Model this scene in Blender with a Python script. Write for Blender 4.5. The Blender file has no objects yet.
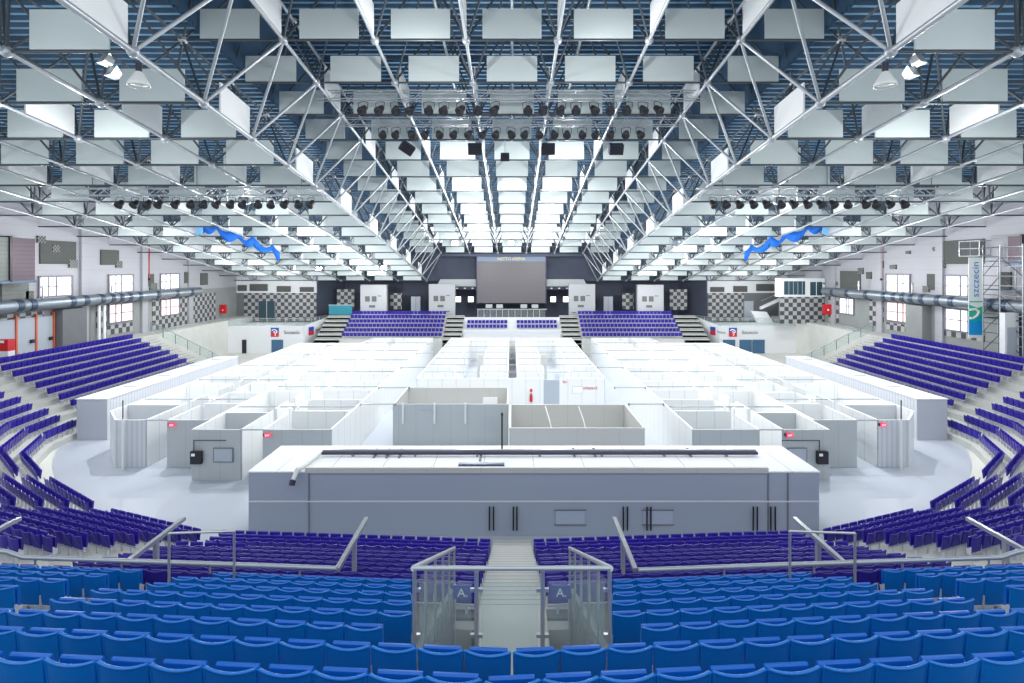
import bpy, math, random
from mathutils import Vector, Matrix
random.seed(7)
PI = math.pi
scn = bpy.context.scene
COL = scn.collection
CAMZ = 12.0
F = 538.0
HOR = 267.0

# ------------------------------------------------------------------ materials
def mat(name, col, rough=0.6, metal=0.0, spec=0.5, noise=0.0, nscale=2.0, emit=None, estr=0.0):
    m = bpy.data.materials.new(name); m.use_nodes = True
    nt = m.node_tree; b = nt.nodes['Principled BSDF']
    b.inputs['Base Color'].default_value = (*col, 1)
    b.inputs['Roughness'].default_value = rough
    b.inputs['Metallic'].default_value = metal
    b.inputs['Specular IOR Level'].default_value = spec
    if noise:
        tc = nt.nodes.new('ShaderNodeTexCoord'); n = nt.nodes.new('ShaderNodeTexNoise')
        n.inputs['Scale'].default_value = nscale; n.inputs['Detail'].default_value = 4
        r = nt.nodes.new('ShaderNodeMixRGB'); r.blend_type = 'MIX'
        r.inputs[1].default_value = (*[c*(1-noise) for c in col], 1)
        r.inputs[2].default_value = (*[min(1, c*(1+noise)) for c in col], 1)
        nt.links.new(tc.outputs['Object'], n.inputs['Vector'])
        nt.links.new(n.outputs['Fac'], r.inputs[0]); nt.links.new(r.outputs[0], b.inputs['Base Color'])
    if emit:
        b.inputs['Emission Color'].default_value = (*emit, 1)
        b.inputs['Emission Strength'].default_value = estr
    return m

def seam_mat(name, col, line, pitch=1.2, w=0.02, axes='XY', rough=0.5):
    """panels with thin joints every «pitch» metres"""
    m = mat(name, col, rough); nt = m.node_tree; b = nt.nodes['Principled BSDF']
    tc = nt.nodes.new('ShaderNodeTexCoord'); sp = nt.nodes.new('ShaderNodeSeparateXYZ')
    nt.links.new(tc.outputs['Object'], sp.inputs[0])
    prev = None
    for a in axes:
        mo = nt.nodes.new('ShaderNodeMath'); mo.operation = 'PINGPONG'
        nt.links.new(sp.outputs[a], mo.inputs[0]); mo.inputs[1].default_value = pitch/2
        lt = nt.nodes.new('ShaderNodeMath'); lt.operation = 'LESS_THAN'
        nt.links.new(mo.outputs[0], lt.inputs[0]); lt.inputs[1].default_value = w/2
        if prev is None: prev = lt
        else:
            mx = nt.nodes.new('ShaderNodeMath'); mx.operation = 'MAXIMUM'
            nt.links.new(prev.outputs[0], mx.inputs[0]); nt.links.new(lt.outputs[0], mx.inputs[1]); prev = mx
    mix = nt.nodes.new('ShaderNodeMixRGB')
    mix.inputs[1].default_value = (*col, 1); mix.inputs[2].default_value = (*line, 1)
    nt.links.new(prev.outputs[0], mix.inputs[0]); nt.links.new(mix.outputs[0], b.inputs['Base Color'])
    return m

def checker_mat(name, a, c, cell):
    m = mat(name, a, 0.5); nt = m.node_tree; b = nt.nodes['Principled BSDF']
    tc = nt.nodes.new('ShaderNodeTexCoord'); ck = nt.nodes.new('ShaderNodeTexChecker')
    ck.inputs['Scale'].default_value = 1.0/cell
    ck.inputs['Color1'].default_value = (*a, 1); ck.inputs['Color2'].default_value = (*c, 1)
    nt.links.new(tc.outputs['Object'], ck.inputs['Vector']); nt.links.new(ck.outputs['Color'], b.inputs['Base Color'])
    return m

def glass_mat(name, tint, alpha):
    m = bpy.data.materials.new(name); m.use_nodes = True; nt = m.node_tree; nt.nodes.clear()
    o = nt.nodes.new('ShaderNodeOutputMaterial'); mx = nt.nodes.new('ShaderNodeMixShader')
    tr = nt.nodes.new('ShaderNodeBsdfTransparent'); gl = nt.nodes.new('ShaderNodeBsdfPrincipled')
    tr.inputs[0].default_value = (0.93, 0.97, 0.96, 1)
    gl.inputs['Base Color'].default_value = (*tint, 1); gl.inputs['Roughness'].default_value = 0.08
    mx.inputs[0].default_value = alpha
    nt.links.new(tr.outputs[0], mx.inputs[1]); nt.links.new(gl.outputs[0], mx.inputs[2]); nt.links.new(mx.outputs[0], o.inputs[0])
    return m

M = {}
M['blue_seat'] = mat('blue_plastic', (0.002, 0.17, 0.60), 0.25, spec=0.5)
M['blue_pan'] = mat('blue_pan_plastic', (0.002, 0.13, 0.55), 0.28)
M['purple_seat'] = mat('violet_plastic', (0.032, 0.019, 0.32), 0.32)
M['purple_pan'] = mat('violet_pan_plastic', (0.028, 0.017, 0.27), 0.32)
M['bracket'] = mat('pale_steel', (0.62, 0.64, 0.68), 0.45, 0.2)
M['concrete'] = mat('pale_concrete', (0.56, 0.57, 0.54), 0.8, noise=0.12, nscale=0.7)
M['steps'] = seam_mat('concrete_steps', (0.56, 0.57, 0.54), (0.30, 0.31, 0.30), 0.45, 0.05, 'Y', 0.8)
M['steps_far'] = seam_mat('concrete_steps_far', (0.58, 0.58, 0.54), (0.16, 0.17, 0.17), 0.5, 0.14, 'Y', 0.8)
M['steps_side'] = seam_mat('concrete_steps_side', (0.58, 0.58, 0.54), (0.16, 0.17, 0.17), 0.465, 0.10, 'X', 0.8)
M['concrete_dark'] = mat('grey_concrete', (0.16, 0.17, 0.18), 0.85, noise=0.15, nscale=0.9)
M['arena'] = mat('grey_sports_floor', (0.42, 0.46, 0.52), 0.32, spec=0.5, noise=0.05, nscale=0.15)
M['ring'] = mat('cream_walkway', (0.60, 0.61, 0.56), 0.75, noise=0.06, nscale=0.5)
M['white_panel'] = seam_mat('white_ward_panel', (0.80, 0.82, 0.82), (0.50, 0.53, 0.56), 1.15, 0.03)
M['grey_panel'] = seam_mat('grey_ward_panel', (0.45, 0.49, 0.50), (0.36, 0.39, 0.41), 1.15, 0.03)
M['front_panel'] = seam_mat('blue_grey_panel', (0.43, 0.485, 0.59), (0.37, 0.42, 0.51), 2.3, 0.03)
M['warm_panel'] = seam_mat('warm_grey_panel', (0.56, 0.56, 0.53), (0.47, 0.48, 0.46), 2.4, 0.03)
M['ribbed'] = seam_mat('ribbed_grey_panel', (0.60, 0.63, 0.67), (0.42, 0.45, 0.50), 0.30, 0.05)
M['roofing'] = seam_mat('white_roof_sheet', (0.78, 0.80, 0.82), (0.45, 0.48, 0.52), 2.3, 0.04)
M['steel'] = mat('brushed_steel', (0.62, 0.64, 0.66), 0.28, 0.75)
M['silver'] = mat('silver_paint_tube', (0.44, 0.47, 0.50), 0.33, 0.45)
M['dark_tube'] = mat('dark_and_shaded_tube', (0.07, 0.085, 0.10), 0.4, 0.3)  # dark fittings, and roof braces with their shadow put into the colour
M['baffle'] = mat('pale_green_grey_board', (0.60, 0.67, 0.665), 0.7, noise=0.02, nscale=0.4)
M['baffle_backlit'] = mat('backlit_board', (0.86, 0.88, 0.88), 0.7, noise=0.02, nscale=0.4)  # lengthwise boards: the backlight is put into a whiter colour
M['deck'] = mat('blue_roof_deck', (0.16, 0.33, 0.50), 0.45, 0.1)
M['deck_shade'] = mat('shaded_roof_deck', (0.05, 0.105, 0.18), 0.6, 0.1)  # same blue deck, trough shade put into a darker colour
M['black'] = mat('black_plastic', (0.015, 0.015, 0.02), 0.4)
M['navy'] = mat('dark_navy', (0.03, 0.03, 0.07), 0.5)
M['wall_white'] = seam_mat('wall_cladding', (0.40, 0.405, 0.44), (0.35, 0.36, 0.39), 1.3, 0.05, 'Z')
M['wall_grey'] = mat('concrete_wall', (0.27, 0.29, 0.285), 0.8, noise=0.15, nscale=0.6)
M['wall_dark'] = mat('far_wall_slate', (0.07, 0.085, 0.125), 0.8, noise=0.2, nscale=0.3)
M['checker'] = checker_mat('chequer_tiles', (0.06, 0.065, 0.075), (0.40, 0.41, 0.41), 0.56)
M['tower'] = mat('pale_render', (0.44, 0.46, 0.48), 0.7)
M['podium'] = mat('white_render', (0.74, 0.76, 0.78), 0.7)
M['grey_felt'] = mat('grey_acoustic_felt', (0.10, 0.105, 0.10), 0.95, noise=0.1, nscale=1.5)
M['dots'] = checker_mat('perforated_board', (0.05, 0.05, 0.05), (0.20, 0.21, 0.20), 0.16)
M['mauve'] = seam_mat('mauve_louvre', (0.10, 0.065, 0.09), (0.07, 0.045, 0.065), 0.35, 0.05, 'Z')
M['green_grey'] = seam_mat('green_grey_louvre', (0.15, 0.17, 0.16), (0.11, 0.13, 0.12), 0.35, 0.05, 'Z')
M['duct'] = mat('galvanised_duct', (0.27, 0.31, 0.35), 0.38, 0.6, noise=0.15, nscale=0.8)
M['duct_band'] = mat('duct_band', (0.08, 0.11, 0.16), 0.35, 0.6)
M['glass'] = glass_mat('clear_glass', (0.75, 0.82, 0.82), 0.09)
M['dark_glass'] = mat('dark_window_glass', (0.04, 0.08, 0.10), 0.08)
M['teal_glass'] = mat('teal_glass', (0.05, 0.28, 0.36), 0.15)
M['door_blue'] = mat('blue_door', (0.05, 0.13, 0.24), 0.4)
M['win'] = mat('daylit_pane', (0.8, 0.8, 0.85), 0.3, emit=(0.93, 0.94, 1.0), estr=1.25)
M['win_pink'] = mat('daylit_pane_pink', (0.8, 0.6, 0.6), 0.3, emit=(1.0, 0.80, 0.77), estr=0.9)
M['frame_grey'] = mat('window_frame_grey', (0.20, 0.20, 0.24), 0.5)
M['lamp_on'] = mat('lit_floodlight_lens', (1, 1, 1), 0.3, emit=(1, 1, 1), estr=60)
M['lamp_white'] = mat('lit_small_window', (1, 1, 1), 0.3, emit=(1, 1, 1), estr=2.2)
M['lamp_shade'] = mat('white_enamel', (0.75, 0.78, 0.76), 0.3)
M['red_led'] = mat('red_exit_light', (0.8, 0.02, 0.05), 0.4, emit=(1, 0.03, 0.10), estr=1.2)
M['red_led_white'] = mat('red_exit_letters', (1, 0.6, 0.65), 0.4, emit=(1, 0.55, 0.6), estr=2.0)
M['red'] = mat('red_paint', (0.6, 0.01, 0.02), 0.4)
M['orange'] = mat('orange_frame', (0.62, 0.13, 0.06), 0.5)
M['locker'] = mat('pale_blue_door', (0.42, 0.47, 0.53), 0.4)
M['screen'] = seam_mat('grey_screen', (0.125, 0.118, 0.13), (0.115, 0.108, 0.12), 0.6, 0.03, 'XZ', 0.5)
M['screen_head'] = mat('blue_screen_header', (0.16, 0.21, 0.32), 0.5)
M['yellow'] = mat('yellow_letters', (0.75, 0.62, 0.20), 0.5)
M['cloth_blue'] = mat('bright_blue_cloth', (0.01, 0.17, 0.75), 0.7)
M['cloth_pale'] = mat('pale_blue_cloth', (0.25, 0.6, 0.95), 0.8)
M['sign_blue'] = mat('sign_blue', (0.03, 0.07, 0.38), 0.4)
M['sign_red'] = mat('sign_red', (0.62, 0.03, 0.06), 0.4)
M['white'] = mat('white_lettering', (0.9, 0.9, 0.9), 0.5)
M['ink'] = mat('dark_lettering', (0.06, 0.07, 0.10), 0.5)
M['banner'] = mat('banner_white', (0.80, 0.87, 0.85), 0.6)
M['b_green'] = mat('banner_green', (0.04, 0.46, 0.28), 0.6)
M['b_teal'] = mat('banner_teal', (0.0, 0.42, 0.50), 0.6)
M['b_blue'] = mat('banner_blue', (0.0, 0.34, 0.78), 0.6)
M['b_text'] = mat('banner_letters', (0.06, 0.22, 0.60), 0.6)

# ------------------------------------------------------------------ mesh builder
class MB:
    def __init__(s): s.v = []; s.f = []; s.mi = []; s.sm = []
    def add(s, vs, fs, mi=0, smooth=False):
        n = len(s.v); s.v += [tuple(p) for p in vs]
        for f in fs: s.f.append([i+n for i in f]); s.mi.append(mi); s.sm.append(smooth)
        return s
    def box(s, x0, x1, y0, y1, z0, z1, mi=0):
        vs = [(x0,y0,z0),(x1,y0,z0),(x1,y1,z0),(x0,y1,z0),(x0,y0,z1),(x1,y0,z1),(x1,y1,z1),(x0,y1,z1)]
        return s.add(vs, [(0,3,2,1),(4,5,6,7),(0,1,5,4),(1,2,6,5),(2,3,7,6),(3,0,4,7)], mi)
    def slab(s, a, b, t, z0, z1, mi=0):
        """vertical wall of thickness t from a to b (2D), heights may be pairs"""
        a = Vector(a[:2]); b = Vector(b[:2]); d = (b-a).normalized(); n = Vector((-d.y, d.x))*t/2
        za0, zb0 = z0 if isinstance(z0, tuple) else (z0, z0); za1, zb1 = z1 if isinstance(z1, tuple) else (z1, z1)
        p = [a-n, b-n, b+n, a+n]; zl = [za0, zb0, zb0, za0]; zh = [za1, zb1, zb1, za1]
        vs = [(q.x, q.y, z) for q, z in zip(p, zl)] + [(q.x, q.y, z) for q, z in zip(p, zh)]
        return s.add(vs, [(0,3,2,1),(4,5,6,7),(0,1,5,4),(1,2,6,5),(2,3,7,6),(3,0,4,7)], mi)
    def tube(s, a, b, r, n=8, mi=0, r2=None, caps=True):
        a = Vector(a); b = Vector(b); d = b-a
        if d.length < 1e-6: return s
        d.normalize(); u = d.orthogonal().normalized(); w = d.cross(u); r2 = r if r2 is None else r2
        vs = [a+(u*math.cos(2*PI*i/n)+w*math.sin(2*PI*i/n))*r for i in range(n)] + [b+(u*math.cos(2*PI*i/n)+w*math.sin(2*PI*i/n))*r2 for i in range(n)]
        s.add(vs, [(i, (i+1) % n, n+(i+1) % n, n+i) for i in range(n)], mi, n > 4)
        if caps: s.add(vs[:n], [tuple(range(n))[::-1]], mi); s.add(vs[n:], [tuple(range(n))], mi)
        return s
    def path(s, pts, r, n=8, mi=0):
        for a, b in zip(pts, pts[1:]): s.tube(a, b, r, n, mi)
        for p in pts[1:-1]: s.ball(p, r, 8, 5, mi)
        return s
    def ball(s, c, r, n=8, k=5, mi=0):
        vs = []; fs = []
        for j in range(1, k):
            t = PI*j/k
            for i in range(n): vs.append((c[0]+r*math.sin(t)*math.cos(2*PI*i/n), c[1]+r*math.sin(t)*math.sin(2*PI*i/n), c[2]+r*math.cos(t)))
        for j in range(k-2):
            for i in range(n): fs.append((j*n+i, j*n+(i+1) % n, (j+1)*n+(i+1) % n, (j+1)*n+i)[::-1])
        t = len(vs); vs += [(c[0], c[1], c[2]+r), (c[0], c[1], c[2]-r)]
        for i in range(n): fs.append((t, i, (i+1) % n)); fs.append((t+1, (k-2)*n+(i+1) % n, (k-2)*n+i))
        return s.add(vs, fs, mi, True)
    def lathe(s, prof, c=(0,0,0), n=16, mi=0):
        vs = []; fs = []
        for r, z in prof:
            for i in range(n): vs.append((c[0]+r*math.cos(2*PI*i/n), c[1]+r*math.sin(2*PI*i/n), c[2]+z))
        for j in range(len(prof)-1):
            for i in range(n): fs.append((j*n+i, j*n+(i+1) % n, (j+1)*n+(i+1) % n, (j+1)*n+i))
        return s.add(vs, fs, mi, True)
    def prism(s, poly, h0, h1, axis='z', mi=0):
        n = len(poly)
        def P(p, h): return (p[0], p[1], h) if axis == 'z' else ((p[0], h, p[1]) if axis == 'y' else (h, p[0], p[1]))
        vs = [P(p, h0) for p in poly] + [P(p, h1) for p in poly]
        return s.add(vs, [tuple(range(n))[::-1], tuple(range(n, 2*n))] + [(i, (i+1) % n, n+(i+1) % n, n+i) for i in range(n)], mi)
    def mesh(s, name, mats):
        me = bpy.data.meshes.new(name); me.from_pydata(s.v, [], s.f)
        for m in (mats if isinstance(mats, (list, tuple)) else [mats]): me.materials.append(m)
        me.polygons.foreach_set('material_index', s.mi); me.polygons.foreach_set('use_smooth', s.sm)
        me.update(); return me
    def build(s, name, mats, parent=None, loc=(0,0,0), rz=0):
        o = bpy.data.objects.new(name, s.mesh(name, mats)); COL.objects.link(o)
        o.location = loc; o.rotation_euler = (0, 0, rz)
        if parent is not None: o.parent = parent
        return o

def tag(o, label=None, cat=None, group=None, kind=None):
    if label: o['label'] = label
    if cat: o['category'] = cat
    if group: o['group'] = group
    if kind: o['kind'] = kind
    return o
def empty(name, loc=(0,0,0), rz=0, label=None, cat=None, group=None):
    o = bpy.data.objects.new(name, None); COL.objects.link(o); o.location = loc; o.rotation_euler = (0,0,rz)
    o.empty_display_size = 0.1
    return tag(o, label, cat, group)
def kids(o): return [c for c in KID.get(o.name, [])]
KID = {}
def reg(parent, child): KID.setdefault(parent.name, []).append(child); return child
def dup(src, loc, rz=0, label=None, group=None, rot=None, scale=None):
    r = src.copy(); COL.objects.link(r); r.location = loc; r.rotation_euler = rot if rot else (0, 0, rz)
    if scale: r.scale = scale
    if label: r['label'] = label
    if group: r['group'] = group
    for c in kids(src):
        k = c.copy(); COL.objects.link(k); k.parent = r
        for g in kids(c):
            q = g.copy(); COL.objects.link(q); q.parent = k
    return r
ONES = 'zeroth first second third fourth fifth sixth seventh eighth ninth tenth eleventh twelfth thirteenth fourteenth fifteenth sixteenth seventeenth eighteenth nineteenth twentieth'.split()
TENS = {2: 'twenty', 3: 'thirty', 4: 'forty', 5: 'fifty'}
def nth(n):
    if n <= 20: return ONES[n]
    if n % 10 == 0: return TENS[n//10][:-1] + 'ieth'
    return TENS[n//10] + '-' + ONES[n % 10]
def side(sx): return 'mauve-box side' if sx < 0 else 'scaffold side'
def proj(x, y, z): return (512 + F*x/y, HOR + F*(CAMZ-z)/y) if y > 0.3 else (-9e3, -9e3)

# ------------------------------------------------------------------ camera
cam = bpy.data.cameras.new('camera'); co = bpy.data.objects.new('camera', cam); COL.objects.link(co)
co.location = (0, 0, CAMZ); co.rotation_euler = (PI/2, 0, 0)
cam.sensor_width = 36; cam.lens = 36*F/1024; cam.shift_y = (HOR-341.5)/1024; cam.clip_end = 400
scn.camera = co

# ------------------------------------------------------------------ floor
fl = MB()
poly = [(-48,-6),(48,-6),(48,96),(-48,96)]
fl.prism(poly, -0.3, -0.01); tag(fl.build('floor', M['ring']), kind='structure')
N = 96
ell = [(33.0*math.cos(2*PI*i/N), 46+25.0*math.sin(2*PI*i/N)*(1.0 if math.sin(2*PI*i/N) < 0 else 1.15)) for i in range(N)]
tag(MB().prism(ell, -0.01, 0.02).build('floor_arena', M['arena']), kind='structure')

# ------------------------------------------------------------------ seats
def seat_meshes(kind):
    bm, pm = (M['blue_seat'], M['blue_pan']) if kind == 'blue' else (M['purple_seat'], M['purple_pan'])
    b = MB(); nx, nz, W, t = 10, 5, 0.236, 0.026
    def pt(i, j, back):
        u = -1+2*i/nx; v = j/nz
        top = 0.82 - 0.036*(1-abs(u)**2.2)
        z = 0.31 + v*(top-0.31)
        y = 0.0 - 0.055*v - 0.022*(1-u*u)*(.4+.6*v) - (t if back else 0)
        return (W*u*(0.93+0.07*v), y, z)
    vs = [pt(i, j, 0) for j in range(nz+1) for i in range(nx+1)] + [pt(i, j, 1) for j in range(nz+1) for i in range(nx+1)]
    K = (nx+1)*(nz+1); fs = []
    for j in range(nz):
        for i in range(nx):
            a = j*(nx+1)+i; fs.append((a, a+nx+1, a+nx+2, a+1)); fs.append((K+a, K+a+1, K+a+nx+2, K+a+nx+1))
    b.add(vs, fs, 0, True)
    for i in range(nx):
        a = i; b.add([vs[a], vs[a+1], vs[K+a+1], vs[K+a]], [(0,1,2,3)])
    # rolled rim running up both sides and over the top
    rim = [((pt(0,j,0)[0]+pt(0,j,1)[0])/2, (pt(0,j,0)[1]+pt(0,j,1)[1])/2-.004, pt(0,j,0)[2]) for j in (0,2,4,5)]
    rim += [((pt(i,nz,0)[0]), (pt(i,nz,0)[1]+pt(i,nz,1)[1])/2-.004, pt(i,nz,0)[2]) for i in range(1,nx)]
    rim += [(-x, y, z) for x, y, z in rim[3::-1]]
    for p, q in zip(rim, rim[1:]): b.tube(p, q, .017, 6, 0, None, True)
    p = MB()   # folded-up seat pan with a rounded front lip
    prof = [(0.03,0.36),(0.08,0.35),(0.10,0.56),(0.082,0.752),(0.070,0.770),(0.05,0.770),(0.038,0.752),(0.035,0.56)]
    p.prism([(y, z) for y, z in prof][::-1], -0.205, 0.205, 'x')
    f = MB()   # bracket: side arms, cross rail, foot
    for sx in (-1, 1):
        f.prism([(-0.05,0.26),(0.06,0.26),(0.09,0.42),(0.03,0.44),(-0.02,0.50),(-0.05,0.50)], sx*0.243-0.007, sx*0.243+0.007, 'x')
    f.box(-0.24, 0.24, -0.03, 0.03, 0.23, 0.29)
    f.prism([(-0.03,0.0),(0.05,0.0),(0.03,0.28),(-0.03,0.28)], -0.03, 0.03, 'x'); f.box(-0.06, 0.06, -0.07, 0.09, 0.0, 0.02)
    return b, p, f, bm, pm
def make_seat(kind):
    b, p, f, bm, pm = seat_meshes(kind)
    r = empty('blue_seat' if kind == 'blue' else 'violet_seat', (0,0,0), 0, 'x', 'seat')
    reg(r, b.build('backrest', bm, r)); reg(r, p.build('seat_pan', pm, r)); reg(r, f.build('bracket', M['bracket'], r))
    return r
proto_blue = make_seat('blue'); proto_purple = make_seat('purple')
_used = {}
def put_seat(proto, x, y, z, rz, label, group):
    if proto.name not in _used:
        _used[proto.name] = 1; proto.location = (x, y, z); proto.rotation_euler = (0, 0, rz); proto['label'] = label; proto['group'] = group; return proto
    return dup(proto, (x, y, z), rz, label, group)

# --- blue upper tier
YB = [11.82-1.01*k for k in range(10)]; ZB = [5.07+0.475*k-0.82 for k in range(10)]
SL = 0.062; AB = math.atan(SL)
blue = []
for k in range(10):
    for sx in (-1, 1):
        if k <= 5:
            inner0 = {0:2.22,1:2.02,2:1.84,3:1.62,4:1.44,5:1.62}[k]
        else: inner0 = 0.02
        inner = inner0 + 0.02
        x = inner + 0.235 if k <= 5 else 0.255; n = 1
        if k in (7, 9):
            x = 0.51
            if sx > 0: blue.append((k, sx, 0.0, 0, 'c'))
        while x < 6.95:
            blue.append((k, sx, x, n, 'c')); x += 0.505; n += 1
        x = 8.75 + 0.1*k*0.2; n = 1
        while x < 14.5:
            blue.append((k, sx, x, n, 'o')); x += 0.505; n += 1
cnt = 0
for k, sx, x, n, blk in blue:
    y = YB[k] + SL*x
    px, py = proj(sx*x, y, ZB[k]+0.8)
    if not (-45 < px < 1069 and py < 720): continue
    if blk == 'o' and k > 6: continue
    rows = nth(k+1)
    if blk == 'c':
        w = 'from stairwell' if k <= 5 else 'from centre line'
        lab = f"blue tip-up seat, {nth(n)} {w}, {rows} row behind the rail, {side(sx)}"
        if n == 0: lab = f"blue tip-up seat exactly on the centre line, {rows} row behind rail"
    else:
        lab = f"blue tip-up seat, {nth(n)} beyond the outer steps, {rows} row behind rail, {side(sx)}"
    put_seat(proto_blue, sx*x, y, ZB[k], sx*AB, lab, 'blue seats of the upper tier'); cnt += 1
print('blue seats', cnt)

# --- seating bowl: polyline of the front row, mirrored
V = [(0,20.9),(12.1,21.7),(18.5,24.1),(24.5,28.0),(28.4,31.2),(30.4,35.0),(31.0,39.0),(31.3,57.0)]
NEARO = [0,.88,1.75,3.75,4.55,5.35,6.15,6.95,7.75,8.5]; NEARZ = [1.35,1.66,1.98,2.83,3.15,3.46,3.78,4.10,4.42,4.73]
SIDEO = [0.93*k for k in range(10)]; SIDEZ = [1.25+.42*k for k in range(10)]
def table(seg): return (NEARO, NEARZ) if seg == 0 else (SIDEO, SIDEZ)
def seg_dir(i):
    a, b = Vector(V[i]), Vector(V[i+1]); return (b-a).normalized()
def out_n(d): return Vector((d.y, -d.x))
def offset_pt(i, o):
    """vertex i pushed outwards by o with mitre"""
    p = Vector(V[i])
    if i == 0: return Vector((0, p.y-o))
    if i == len(V)-1: return p + out_n(seg_dir(i-1))*o
    n1, n2 = out_n(seg_dir(i-1)), out_n(seg_dir(i)); m = (n1+n2).normalized()
    return p + m*(o/max(0.5, m.dot(n1)))
purple = []   # x, y, z, rz, block, row, n, sx
gap = {0:(0.82,11.1),1:(0.75,6.1),2:(0.9,6.35),3:(0.6,5.1),4:(0.0,4.2),5:(0.0,3.2),6:(1.4,17.0)}
stands = []
for sx in (-1, 1):
    for i in range(len(V)-1):
        O, Zt = table(i)
        d = seg_dir(i); n = out_n(d)
        st = MB()
        for k in range(10):
            o0 = O[k]-0.40; o1 = (O[k+1]-0.40) if k < 9 else O[k]+(0.42 if i == 0 else 2.6)
            z = Zt[k]-0.82
            if k == 2 and i == 0: o1 = O[k]+0.45
            a0, b0, b1, a1 = offset_pt(i, o0), offset_pt(i+1, o0), offset_pt(i+1, o1), offset_pt(i, o1)
            if i == 0: a0.x = a1.x = 0.78
            pl = [(sx*q.x, q.y) for q in (a0, b0, b1, a1)]
            if sx > 0: pl = pl[::-1]
            st.prism(pl, -0.005, z)
            if k == 2 and i == 0:
                q = [offset_pt(0, o1), offset_pt(1, o1), offset_pt(1, O[3]-0.4), offset_pt(0, O[3]-0.4)]; q[0].x = q[3].x = 0.78
                pl = [(sx*p.x, p.y) for p in q]
                if sx > 0: pl = pl[::-1]
                st.prism(pl, -0.005, z+0.25)
            # seats on this row
            L = (offset_pt(i+1, O[k])-offset_pt(i, O[k])).length
            A = offset_pt(i, O[k])
            g0, g1 = gap[i]
            if i == 0: g1 = 11.4 if k >= 3 else 11.9-0.3*k
            elif i == 6: g1 = L-0.5 if k > 1 else 10; g0 = 1.0 + (0.15*k)
            else: g1 = L - {1:0.55,2:0.7,3:0.0,4:0.0,5:0.9}[i]
            s = g0+0.24; c = 1
            while s < g1-0.2:
                p = A + d*s
                # facing the arena
                rz = math.atan2(d.y, d.x)
                purple.append((sx*p.x, p.y, z, rz if sx > 0 else -rz, i, k, c, sx))
                s += 0.5; c += 1
        stands.append(st.build('floor_tier', M['concrete'])); tag(stands[-1], kind='structure')
        # aisle steps beside block
    # last row of the lower tier carries on under the rail
for sx in (-1, 1):
    d = seg_dir(0)
    x = 11.9
    c = 1
    while x < 15.5:
        y = offset_pt(0, NEARO[9]).y + 0.066*x
        purple.append((sx*x, y, NEARZ[9]-.82, sx*math.atan(.066), 7, 9, c, sx)); x += .5; c += 1
# far blocks
for sx in (-1, 1):
    for k in range(6):
        y = 74+k; z = 2.95+0.52*k-0.82
        x = 9.9; c = 1; xe = 23.3
        while x < xe:
            purple.append((sx*x, y, z, PI, 8, k, c, sx)); x += 0.53; c += 1
# VIP rows in the centre far
for k, (y, z) in enumerate(((76.5, 3.0), (77.5, 3.55))):
    for sx in (-1, 1):
        x = 0.9; c = 1
        while x < 6.3:
            purple.append((sx*x, y, z, PI, 9, k, c, sx)); x += 0.53; c += 1
# side upper little block at far end by the stair (scaffold side)
vis = []
for q in purple:
    px, py = proj(q[0], q[1], q[2]+0.6)
    if -20 < px < 1044 and 0 < py < 700: vis.append((q[1]**2+q[0]**2*0.3, q))
vis.sort(key=lambda t: t[0])
near = [q for _, q in vis[:300]]; rest = [q for _, q in vis[300:]]
print('purple', len(vis))
BLK = {0:'centre block',1:'second block',2:'third block',3:'first corner bend',4:'second corner bend',5:'last corner bend',6:'long side block',7:'end of front rail',8:'far block',9:'far box'}
for x, y, z, rz, i, k, c, sx in near:
    if i == 0: lab = f"violet tip-up seat, {nth(c)} from centre aisle, {nth(10-k)} row below the rail, {side(sx)}"
    elif i == 7: lab = f"violet tip-up seat, {nth(c)} past the outer steps, just below rail, {side(sx)}"
    else: lab = f"violet tip-up seat, {BLK[i]}, {nth(c)} from its inner steps, {nth(k+1)} row up, {side(sx)}"
    put_seat(proto_purple, x, y, z, rz, lab, 'violet seats of the lower tier')
b, p, f, bm, pm = seat_meshes('purple')
def simple_seat():
    m = MB()
    m.add([(-.225,-.09,.82),(0,-.125,.785),(.225,-.09,.82),(.21,-.02,.36),(-.21,-.02,.36),(-.225,-.13,.82),(0,-.16,.785),(.225,-.13,.82),(.21,-.06,.36),(-.21,-.06,.36)],
          [(0,1,2,3,4),(9,8,7,6,5),(0,5,6,1),(1,6,7,2),(2,7,8,3),(3,8,9,4),(4,9,5,0)], 0)
    m.prism([(0.05,0.38),(0.10,0.37),(0.15,0.80),(0.13,0.82),(0.09,0.80)][::-1], -0.205, 0.205, 'x', 0)
    m.box(-0.24, 0.24, -0.03, 0.03, 0.27, 0.33, 1); m.box(-0.03, 0.03, -0.04, 0.04, 0, 0.3, 1)
    return m
ss = simple_seat(); big = MB()
for x, y, z, rz, *_ in rest:
    c, s = math.cos(rz), math.sin(rz); n = len(big.v)
    big.v += [(x+c*a-s*b_, y+s*a+c*b_, z+h) for a, b_, h in ss.v]
    big.f += [[j+n for j in ff] for ff in ss.f]; big.mi += ss.mi; big.sm += ss.sm
tag(big.build('violet_seats', [M['purple_seat'], M['bracket']]), 'violet tip-up seats filling the side, corner and far stands round the arena', 'seat', 'violet seats of the lower tier', 'stuff')

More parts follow.
